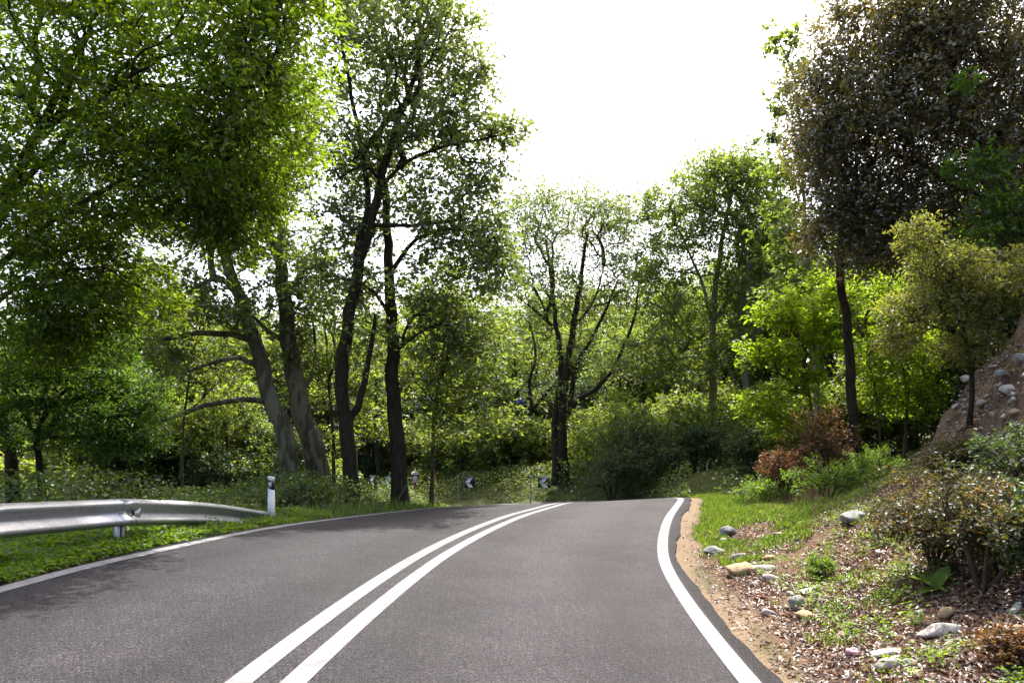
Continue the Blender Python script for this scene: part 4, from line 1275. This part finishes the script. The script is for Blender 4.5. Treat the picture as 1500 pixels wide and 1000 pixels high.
# rubble in the face of the earth cut
x, y = scatter(15000, 6, 16, 1320, 2000, g4)
i_, o_ = road_coord(x, y)
eR = -o_ - 3.3
keep = (eR > 3.5) & (eR < 7) & (S[i_] < 13)
x, y = x[keep], y[keep]
n = len(x)
sz = .012 + .045 * g4.random(n) ** 2.5
v = OCT[None] * (g4.uniform(.6, 1.3, (n, 6, 1)) * sz[:, None, None]) + np.stack([x, y, terrain(x, y) + sz * .2], -1)[:, None, :]
tag(link('rubble', mesh_np('rubble', v.reshape(-1, 3), (OF[None] + (np.arange(n) * 6)[:, None, None]).reshape(-1, 3), None, mg, False, {'rnd': np.repeat(g4.random(n) * .8, 6)})),
    'small rubble stuck in the face of the bare earth cut', 'rubble', None, 'stuff')


# ------------------------------------------------------------------ stones
def ico():
    import bmesh
    bm = bmesh.new()
    bmesh.ops.create_icosphere(bm, subdivisions=3, radius=1)
    v = np.array([q.co[:] for q in bm.verts])
    f = np.array([[q.index for q in fc.verts] for fc in bm.faces])
    bm.free()
    return v, f


IV, IF = ico()


def rock_mesh(seed, mat, sx, sy, sz):
    r = np.random.default_rng(seed)
    v = IV.copy()
    for _ in range(15):                     # chip flat facets
        nrm = norm(r.normal(size=3))
        dd = r.uniform(.5, .85)
        pr = v @ nrm
        v = v - np.clip(pr - dd, 0, None)[:, None] * nrm * .9
    v = v * (1 + (fbm(v[:, 0] * 2 + seed * 7, v[:, 1] * 2, v[:, 2] * 2 + 9)[:, None] - .5) * .28)
    v = v * np.array([sx, sy, sz]) * 1.12
    return mesh_np('rock', v, IF, None, mat, False)


def rock(px, py, wpx, asp, mk, label, seed, group=None, name='stone', sink=.3, tall=.5):
    p = hit(px, py)
    w = wpx / F * p[1] * .58
    me = rock_mesh(seed, M[mk], w, w * asp, w * tall)
    o = link(name, me, None, p + np.array([0, 0, w * tall * (1 - 2 * sink)]))
    o.rotation_euler = (random.uniform(-.2, .2), random.uniform(-.25, .25), random.uniform(-.5, .5))
    return tag(o, label, 'stone', group)


rock(1248, 764, 36, .8, 'rock_grey', 'round grey boulder lying on the leafy slope', 201, None, 'boulder', .33, .7)
rock(1362, 620, 50, .9, 'rock_grey', 'jutting grey rock at the lip of the earth cut', 202, None, 'boulder', .2, .55)
rock(1085, 842, 42, .7, 'rock_tan', 'tan wedge shaped rock beside the dirt shoulder', 203, None, 'stone', .2, .5)
rock(1115, 838, 34, .7, 'rock_pale', 'pale flat rock right of the tan wedge shaped rock', 204, None, 'stone', .2, .4)
rock(1135, 850, 28, .7, 'rock_pale', 'pale slab sunk in the ground below the flat rock', 205, None, 'stone', .25, .35)
rock(1068, 784, 26, .7, 'rock_grey', 'slanted grey stone at the edge of the grass patch', 206, None, 'stone', .2, .6)
rock(1168, 893, 26, .8, 'rock_grey', 'upright grey brown stone beside the tuft of grass', 207, None, 'stone', .1, .85)
rock(1184, 908, 32, .7, 'rock_tan', 'flat tan stone touching the upright grey brown one', 208, None, 'stone', .2, .45)
rock(1375, 935, 56, .45, 'rock_pale', 'long pale stone lying among dead leaves', 209, None, 'stone', .2, .35)
rock(1384, 910, 26, .7, 'rock_tan', 'tan stone just behind the long pale stone', 210, None, 'stone', .2, .7)
rock(1300, 985, 44, .6, 'rock_pale', 'large smooth pale stone at the bottom edge, right of the pink can', 211, None, 'stone', .2, .45)
rock(1292, 963, 44, .6, 'rock_pale', 'flat pale stone beside the pink can', 212, None, 'stone', .25, .35)
rock(1494, 938, 24, .8, 'rock_tan', 'tan stone at the right edge below the plastic bottle', 213, None, 'stone', .15, .9)
small = [(1127, 902, 20), (1333, 979, 28), (1314, 968, 22), (1344, 994, 26), (1318, 997, 16), (1198, 862, 14), (1160, 872, 13), (1124, 820, 18), (1060, 795, 14), (1080, 819, 22), (1377, 952, 18), (1230, 937, 20), (1290, 814, 16),
         (1046, 811, 26), (1142, 785, 16), (1086, 818, 18), (1050, 790, 14), (1105, 858, 14), (1152, 846, 12), (1205, 948, 12), (1245, 992, 18), (1420, 985, 14), (1150, 915, 10), (1265, 905, 10), (1180, 830, 10), (1110, 800, 12), (1092, 892, 9), (1062, 832, 11), (1350, 900, 12), (1400, 880, 14)]
SG = 'small stones strewn over the right verge'
CN = {'rock_pale': 'pale', 'rock_grey': 'grey', 'rock_tan': 'tan'}
LM = [(1085, 842, 'the tan wedge shaped rock'), (1068, 784, 'the slanted grey stone'), (1205, 848, 'the small rounded green herb'), (1168, 893, 'the upright grey brown stone'), (1375, 935, 'the long pale stone'),
      (1258, 962, 'the pink can'), (1300, 985, 'the large smooth pale stone'), (1372, 868, 'the broad leaved plant'), (1248, 764, 'the round grey boulder'), (1183, 869, 'the white paper scrap'), (1135, 850, 'the pale slab')]
seen = {}
for q, (px, py, w) in enumerate(small):
    mk = ('rock_pale', 'rock_grey', 'rock_pale', 'rock_tan')[q % 4]
    near = min(LM, key=lambda l: math.hypot(l[0] - px, (l[1] - py) * 2))
    seen.setdefault((mk, near), []).append((math.hypot(near[0] - px, near[1] - py), q, px, py, w))
for (mk, near), its in seen.items():
    its.sort()
    for r_, (_, q, px, py, w) in enumerate(its):
        rock(px, py, w, .75, mk, 'small ' + CN[mk] + ' stone near ' + near[2] + ('' if len(its) == 1 else ', closest to it' if r_ == 0 else ', ' + ORD[r_] + ' closest to it'), 300 + q, SG, 'stone', .25, .5)
cut_st = sorted([(1478, 575, 22), (1440, 592, 16), (1466, 548, 16), (1430, 622, 14), (1492, 530, 18), (1455, 610, 12), (1485, 610, 14), (1415, 560, 14), (1448, 520, 14), (1400, 600, 12)])
for q, (px, py, w) in enumerate(cut_st):
    mk = ('rock_grey', 'rock_pale', 'rock_tan')[q % 3]
    rock(px, py, w, .8, mk, CN[mk] + ' stone embedded in the bare earth cut, ' + ORD[q] + ' from the left', 400 + q, 'stones embedded in the earth cut', 'stone', .35, .7)

# ------------------------------------------------------------------ sticks
def stick(px0, py0, px1, py1, r, label, lift=(.02, .05), bend=.03, seed=1):
    a, b_ = hit(px0, py0), hit(px1, py1)
    rr = np.random.default_rng(seed)
    t = np.linspace(0, 1, 7)[:, None]
    p = a * (1 - t) + b_ * t
    p[:, 2] = terrain(p[:, 0], p[:, 1]) + np.linspace(lift[0], lift[1], 7)
    p[1:-1] += rr.normal(size=(5, 3)) * bend
    p[:, 2] = np.maximum(p[:, 2], terrain(p[:, 0], p[:, 1]) + r * .6)
    mb = MB().tube(p - a, np.linspace(r, r * .45, 7), 6)
    m = p[3] - a
    mb.tube(np.array([m, m + (b_ - a) * .12 + [0, .03, .05], m + (b_ - a) * .22 + [0, .05, .11]]), [r * .6, r * .4, r * .2], 5)
    tag(link('fallen_stick', mb.mesh('fallen_stick', M['stick'], True), None, a), label, 'stick')


stick(1025, 832, 1064, 846, .008, 'thin dark stick lying beside the tan wedge shaped rock', seed=1)
stick(1158, 903, 1184, 914, .007, 'short dark stick under the upright grey brown stone', seed=2)
stick(1300, 712, 1262, 726, .014, 'pale fallen branch on the slope above the boulder', seed=3)
stick(1330, 955, 1420, 930, .008, 'thin stick lying right of the long pale stone', seed=4)
stick(1180, 925, 1218, 952, .005, 'thin pale twig beside the grass tuft', seed=5)
p0 = at_ground(577, 19.4)
mb = MB().tube(np.array([[0, 0, 0], [.12, .1, .30], [.28, .25, .62], [.45, .4, .80]]), [.022, .02, .016, .01], 6).tube(np.array([[.2, .18, .47], [.18, .15, .75]]), [.01, .005], 5)
tag(link('fallen_branch', mb.mesh('fallen_branch', M['stick'], True), None, p0), 'bare grey branch propped against the foot of the straight dark trunk', 'branch')

# ------------------------------------------------------------------ crash barrier
prof = [(0, .165), (.018, .16), (.078, .125), (.085, .105), (.078, .085), (.012, .025), (.0, 0), (.012, -.025), (.078, -.085), (.085, -.105), (.078, -.125), (.018, -.16), (0, -.165)]
prof = prof + [(a_ - .004, b_) for a_, b_ in prof[::-1]]


def beam(path, name, parent, lift=0.0):
    path = np.asarray(path, float)
    t = norm(np.gradient(path, axis=0))
    side = norm(np.stack([t[:, 1], -t[:, 0], np.zeros(len(t))], -1))
    up = norm(np.cross(side, t))
    m = len(prof)
    pr = np.array(prof)
    v = path[:, None, :] + (pr[None, :, 0, None] + lift) * side[:, None, :] + pr[None, :, 1, None] * up[:, None, :]
    n = len(path)
    i = np.arange(n - 1)[:, None] * m
    k = np.arange(m)[None, :]
    k2 = (k + 1) % m
    q = np.stack([i + k, i + k2, i + m + k2, i + m + k], -1).reshape(-1, 4)
    h = m // 2
    e = [(j, j + 1, m - 2 - j, m - 1 - j) for j in range(h - 1)]
    q = np.vstack([q, np.array(e), np.array(e)[:, ::-1] + (n - 1) * m])
    return link(name, mesh_np(name, v.reshape(-1, 3), None, q, M['galv'], False), parent)


jx, jy, jz = W(186, 730, 9.1)
gb = np.array([jx, jy, tz(jx, jy)])
rail = thing('guardrail', 'galvanised steel crash barrier dipping into the grass on the left', 'guardrail', gb)
A0 = np.array([-4.86, -9.0, 1.02])
A1 = np.array([-4.79, 6.9, .845])
J = np.array([jx, jy, jz])
E1 = W(384, 748, 13.3)
mid = J * .5 + E1 * .5 + np.array([-.03, 0, .05])
dz = np.array([0, 0, .165])
u01 = norm(J - A1)
rb1 = beam(np.array([A0, A1, A1 * .5 + J * .5, J - u01 * .02]) - dz - gb, 'rail_beam', rail)
e_path = resample(np.array([J - u01 * .20, J + .02 * norm(mid - J), mid, E1, E1 + norm(E1 - mid) * .9]), .4)
rb2 = beam(e_path - dz - gb - np.array([0, 0, .001]), 'rail_beam', rail, .006)
for (yy, top) in ((9.05, .66), (5.05, .80), (1.05, .84), (-2.95, .88)):
    xx = np.interp(yy, [-9, 6.9, 9.1], [-4.86, -4.79, jx]) - .075
    g = tz(xx, yy)
    mb = MB()
    zc_, hz_ = (g - .3 + top) / 2, (top - g + .3) / 2
    mb.box([xx - .03, yy, zc_] - gb, [.004, .05, hz_])
    mb.box([xx + .005, yy + .052, zc_] - gb, [.037, .004, hz_])
    mb.box([xx + .005, yy - .052, zc_] - gb, [.037, .004, hz_])
    rp = mb.obj('post', M['galv'], rail)
    MB().box([xx + .055, yy, top - .08] - gb, [.018, .045, .075], None, .01).obj('spacer_block', M['galv'], rp)
for k, (a_, zz) in enumerate([(-.06, .105), (.05, .105), (-.06, -.105), (.05, -.105), (-.14, 0.0), (.10, 0.0)]):
    p = J + u01 * a_ - dz + [(.095 if zz else .014), 0, zz] - gb
    v, q = tube(np.array([p, p + [.012, 0, 0]]), [.013, .012], 7)
    MB().add(v, [(7, 7 + i, 8 + i) for i in range(1, 6)], q).obj('bolt', M['steel_post'], rb2)
# triangular reflector bracket in the valley of the beam
c = J + norm(E1 - J) * .13 - dz + [.02, 0, 0] - gb
v = np.array([[0, -.07, -.075], [0, .06, -.075], [0, .06, .075], [.05, .06, -.06], [.05, .06, .06], [.03, -.05, -.07]]) + c
rbr = MB().add(v, [(0, 1, 3), (0, 3, 5), (1, 2, 4), (1, 4, 3), (5, 3, 4), (0, 5, 2), (5, 4, 2)]).obj('reflector_bracket', M['galv'], rail)
MB().box(c + [.03, -.09, .01], [.012, .022, .035], None, .006).obj('reflector', M['black_plastic'], rbr)

# ------------------------------------------------------------------ marker post
dp_ = at_ground(397, 13.45)
post = thing('delineator_post', 'white roadside marker post with slanted black band and grey reflector', 'marker post', dp_, .05)
hh = .80
sec = np.array([(-.058, .05), (-.05, -.035), (-.02, -.055), (.02, -.055), (.05, -.035), (.058, .05)])


def sect(z0f, z1f, gr, name, mat, inset=0.0):
    """slice of the post's hollow shape between two slanted planes"""
    s2 = sec * (1 + gr)
    v = [(x, y, z0f(x)) for x, y in s2] + [(x, y, z1f(x)) for x, y in s2]
    m = len(s2)
    q = [(i, (i + 1) % m, m + (i + 1) % m, m + i) for i in range(m)]
    t = [(0, i + 1, i) for i in range(1, m - 1)] + [(m, m + i, m + i + 1) for i in range(1, m - 1)]
    return MB().add(np.array(v), t, q).obj(name, mat, post)


sl_ = .45
sect(lambda x: -.25, lambda x: hh - .205 - x * sl_, 0, 'post_body', M['white_plastic'])
band = sect(lambda x: hh - .205 - x * sl_, lambda x: hh - .06 - x * sl_, .02, 'black_band', M['black_plastic'])
sect(lambda x: hh - .06 - x * sl_, lambda x: hh + .015 - x * .15, 0, 'post_top', M['white_plastic'])
MB().box([-.004, -.060, hh - .13], [.026, .005, .045], None, .002).obj('reflector', M['reflector'], band)


# ------------------------------------------------------------------ chevron boards, pole, shrine box, bag
def chevron(px, py, d, w, h, rz, label):
    c = W(px, py, d)
    g = tz(c[0], c[1])
    s = thing('chevron_sign', label, 'road sign', (c[0], c[1], g), rz, 'chevron boards on the outside of the bend')
    zc = c[2] - g
    bd = MB().box([0, 0, zc], [w / 2, .012, h / 2], None, .004).obj('board', M['sign_dark'], s)
    a, b2 = w / 2 * .92, h / 2 * .94
    t = w * .42
    mb = MB()
    y0, y1 = -.016, -.0125
    for sg in (1, -1):
        quad = [(-a, zc), (-a + t, zc), (a * .55 + t * .18, zc + sg * b2), (a * .55 - t * .82, zc + sg * b2)]
        mb.prism(quad if sg > 0 else quad[::-1], y0, y1)
    mb.obj('arrow', M['sign_white'], bd)
    v, q = tube(np.array([[0, .03, -.3], [0, .03, zc + h / 2 - .04]]), [.024, .024], 8)
    sp = MB().add(v, None, q).obj('post', M['steel_post'], s)
    MB().box([0, .020, zc + h * .25], [.05, .008, .02]).obj('bracket', M['steel_post'], sp)
    return s


chevron(797, 706, 33.0, .56, .48, .10, 'chevron sign at the foot of the centre tree, rightmost of the row')
chevron(688, 706, 35.5, .50, .50, .28, 'chevron sign in the brambles midway between the straight trunk and centre tree')
chevron(569, 705, 37.5, .50, .50, .40, 'chevron sign half hidden by the straight dark trunk')
chevron(546, 703, 37.0, .45, .50, 1.0, 'chevron sign turned nearly edge on, leftmost of the row')
for px, top, d, lab in ((777, 697, 31.5, 'slim grey pole left of the rightmost chevron sign'), (671, 696, 35, 'slim grey pole left of the middle chevron sign')):
    c = W(px, top, d)
    g = tz(c[0], c[1])
    po = thing('metal_pole', lab, 'pole', (c[0], c[1], g))
    v, q = tube(np.array([[0, 0, -.3], [0, 0, c[2] - g]]), [.022, .022], 8)
    sf = MB().add(v, None, q).obj('shaft', M['steel_post'], po)
    MB().box([0, 0, c[2] - g], [.027, .027, .012], None, .008).obj('cap', M['steel_post'], sf)

c = W(608, 706, 37.0)
g = tz(c[0], c[1])
sh = thing('roadside_shrine', 'small red box with a pale roof on a post, right of the straight trunk', 'shrine', (c[0], c[1], g), .2)
z0 = c[2] - g
MB().box([0, 0, z0 / 2 - .15], [.04, .04, z0 / 2 + .15]).obj('post', M['red_paint'], sh)
MB().box([0, 0, z0 + .02], [.15, .13, .02]).obj('floor', M['roof_paint'], sh)
bx = MB()
bx.box([-.135, 0, z0 + .22], [.012, .12, .18]).box([.135, 0, z0 + .22], [.012, .12, .18]).box([0, .11, z0 + .22], [.122, .01, .18]).box([0, -.11, z0 + .36], [.122, .01, .04])
cs = bx.obj('case', M['red_paint'], sh)
MB().box([0, -.112, z0 + .18], [.115, .004, .135]).obj('window', M['reflector'], cs)
rf = MB().prism([(-.20, z0 + .40), (.20, z0 + .40), (.17, z0 + .47), (0, z0 + .55), (-.17, z0 + .47)], -.17, .17).obj('roof', M['roof_paint'], sh)
MB().box([0, 0, z0 + .61], [.012, .012, .06]).box([0, 0, z0 + .625], [.04, .0105, .0105]).obj('cross', M['roof_paint'], rf)

blue = simple('blue_plastic', (.03, .05, .42), .4, .5)
v = IV * (1 + (fbm(IV[:, 0] * 3, IV[:, 1] * 3, IV[:, 2] * 3)[:, None] - .5) * 1.5) * np.array([.15, .10, .13])
tag(link('plastic_bag', mesh_np('plastic_bag', v, IF, None, blue), None, W(762, 588, 32.1)), 'crumpled blue plastic bag caught on a low limb of the centre tree', 'bag')

# ------------------------------------------------------------------ litter on the verge
def lathe(pr, n=14):
    pr = np.array(pr, float)
    an = np.arange(n) / n * 2 * PI
    v = np.stack([pr[:, None, 1] * np.cos(an), np.broadcast_to(pr[:, None, 0], (len(pr), n)), pr[:, None, 1] * np.sin(an)], -1).reshape(-1, 3)
    i = np.arange(len(pr) - 1)[:, None] * n
    k = np.arange(n)[None]
    return v, np.stack([i + k, i + (k + 1) % n, i + n + (k + 1) % n, i + n + k], -1).reshape(-1, 4)


mp_, nt, out = mat_new('clear_plastic')
pb = bsdf(nt, out, (.80, .84, .88), .18, .5)
pb.inputs['Transmission Weight'].default_value = .75
pb.inputs['IOR'].default_value = 1.25
p = hit(1486, 905)
bt = thing('plastic_bottle', 'clear ribbed plastic bottle lying at the right edge under the bush', 'bottle', p, -.75)
bt.rotation_euler = (.15, 0, -.75)
ribs = [(0, .004), (.004, .028), (.02, .031)] + [(.03 + .012 * k, .031 - .003 * (k % 2)) for k in range(10)] + [(.16, .030), (.185, .016), (.205, .0125)]
v, q = lathe(ribs)
bb_ = MB().add(v + [0, 0, .034], None, q).obj('bottle_body', mp_, bt, True)
v, q = lathe([(.2, .001), (.2, .0155), (.218, .0155), (.218, .001)])
MB().add(v + [0, 0, .034], None, q).obj('cap', M['white_plastic'], bb_)
p = hit(1258, 962)
pink = simple('pink_can_paint', (.62, .30, .36), .35, .5, .2, .15, 30)
ct = thing('drink_can', 'crushed pink can lying beside the flat pale stone', 'can', p)
ct.rotation_euler = (.12, 0, 1.15)
v, q = lathe([(0, .001), (.003, .02), (.010, .026), (.03, .0245), (.05, .021), (.07, .025), (.085, .026), (.091, .021), (.093, .001)])
v[:, 2] *= .8
cb_ = MB().add(v + [0, 0, .026], None, q).obj('can_body', pink, ct, True)
v, q = lathe([(-.0005, .0005), (-.003, .0205), (.002, .0215)])
v[:, 2] *= .8
MB().add(v + [0, 0, .026], None, q).obj('rim', M['steel_post'], cb_, True)


def scrap(px, py, w, mat, label, seed):
    r = np.random.default_rng(seed)
    p = hit(px, py)
    n = 7
    a = np.linspace(-1, 1, n)
    X, Y = np.meshgrid(a, a)
    Z = .35 * fbm(X * 1.6 + seed, Y * 1.6, 3) + .1
    r_ = w / F * p[1] * .5
    wob = 1 + .25 * (fbm(X * 3, Y * 3 + seed) - .5)
    v = np.stack([X * wob, Y * .8 * wob, Z], -1).reshape(-1, 3) * r_
    i = (np.arange(n - 1)[:, None] * n + np.arange(n - 1)[None]).ravel()
    q = np.stack([i, i + 1, i + n + 1, i + n], -1)
    m = len(v)
    v2 = np.vstack([v, v - [0, 0, .003]])
    o = link('paper_scrap', mesh_np('paper_scrap', v2, None, np.vstack([q, q[:, ::-1] + m]), mat, True), None, p + [0, 0, .01])
    o.rotation_euler = (.1, -.15, r.random() * 3)
    tag(o, label, 'litter')


scrap(1183, 869, 20, M['white_plastic'], 'crumpled white paper scrap among the stones', 3)
scrap(1306, 848, 15, simple('red_scrap', (.45, .05, .02), .5), 'red orange scrap lying on dead leaves left of the broad leaved plant', 4)
scrap(1116, 876, 12, simple('dark_red_scrap', (.30, .03, .03), .5), 'small dark red scrap on the dirt shoulder', 5)

# ------------------------------------------------------------------ broad-leaved rosette plant
p = hit(1372, 868)
ros = thing('broad_leaved_plant', 'young plant with large upright pale green leaves in front of the mottled bush', 'plant', p)
mrl, nt, out = mat_new('rosette_leaf')
tcn = N(nt, 'ShaderNodeTexCoord')
cc = ramp(nt, noise(nt, 18, 4, .6, tcn.outputs['Object']), [(.3, (.09, .16, .035)), (.7, (.17, .24, .06))])
d_ = N(nt, 'ShaderNodeBsdfDiffuse'); t_ = N(nt, 'ShaderNodeBsdfTranslucent'); mx = N(nt, 'ShaderNodeMixShader')
nt.links.new(cc, d_.inputs[0]); nt.links.new(mixc(nt, 1.0, cc, (1.5, 1.5, .6), 'MULTIPLY'), t_.inputs[0])
mx.inputs[0].default_value = .45
nt.links.new(d_.outputs[0], mx.inputs[1]); nt.links.new(t_.outputs[0], mx.inputs[2]); nt.links.new(mx.outputs[0], out.inputs[0])
for k, (az, tilt, L) in enumerate([(2.9, .75, .25), (.35, 1.25, .24), (2.2, .9, .2), (3.6, .25, .22), (-.4, .3, .22), (4.6, .4, .17), (5.5, .5, .16), (1.2, 1.0, .18)]):
    n = 9
    t = np.linspace(0, 1, n)
    wv = .30 * L * np.sin(PI * np.clip(t * .93 + .05, 0, 1)) ** .8
    ang = tilt - .55 * t
    st = np.cumsum(np.r_[0, np.diff(t)] * L * np.cos(ang))
    ht = np.cumsum(np.r_[0, np.diff(t)] * L * np.sin(ang)) + .01
    rows = []
    for side, up in ((-1, .25), (-.5, .08), (0, 0), (.5, .08), (1, .25)):
        rows.append(np.stack([st * math.cos(az) - side * wv * math.sin(az), st * math.sin(az) + side * wv * math.cos(az), ht + up * wv + .1 * wv * np.sin(t * 14 + side * 3)], -1))
    v = np.stack(rows, 1).reshape(-1, 3)
    i = (np.arange(n - 1)[:, None] * 5 + np.arange(4)[None]).ravel()
    link('leaf', mesh_np('leaf', v, None, np.stack([i, i + 1, i + 6, i + 5], -1), mrl, True), ros)
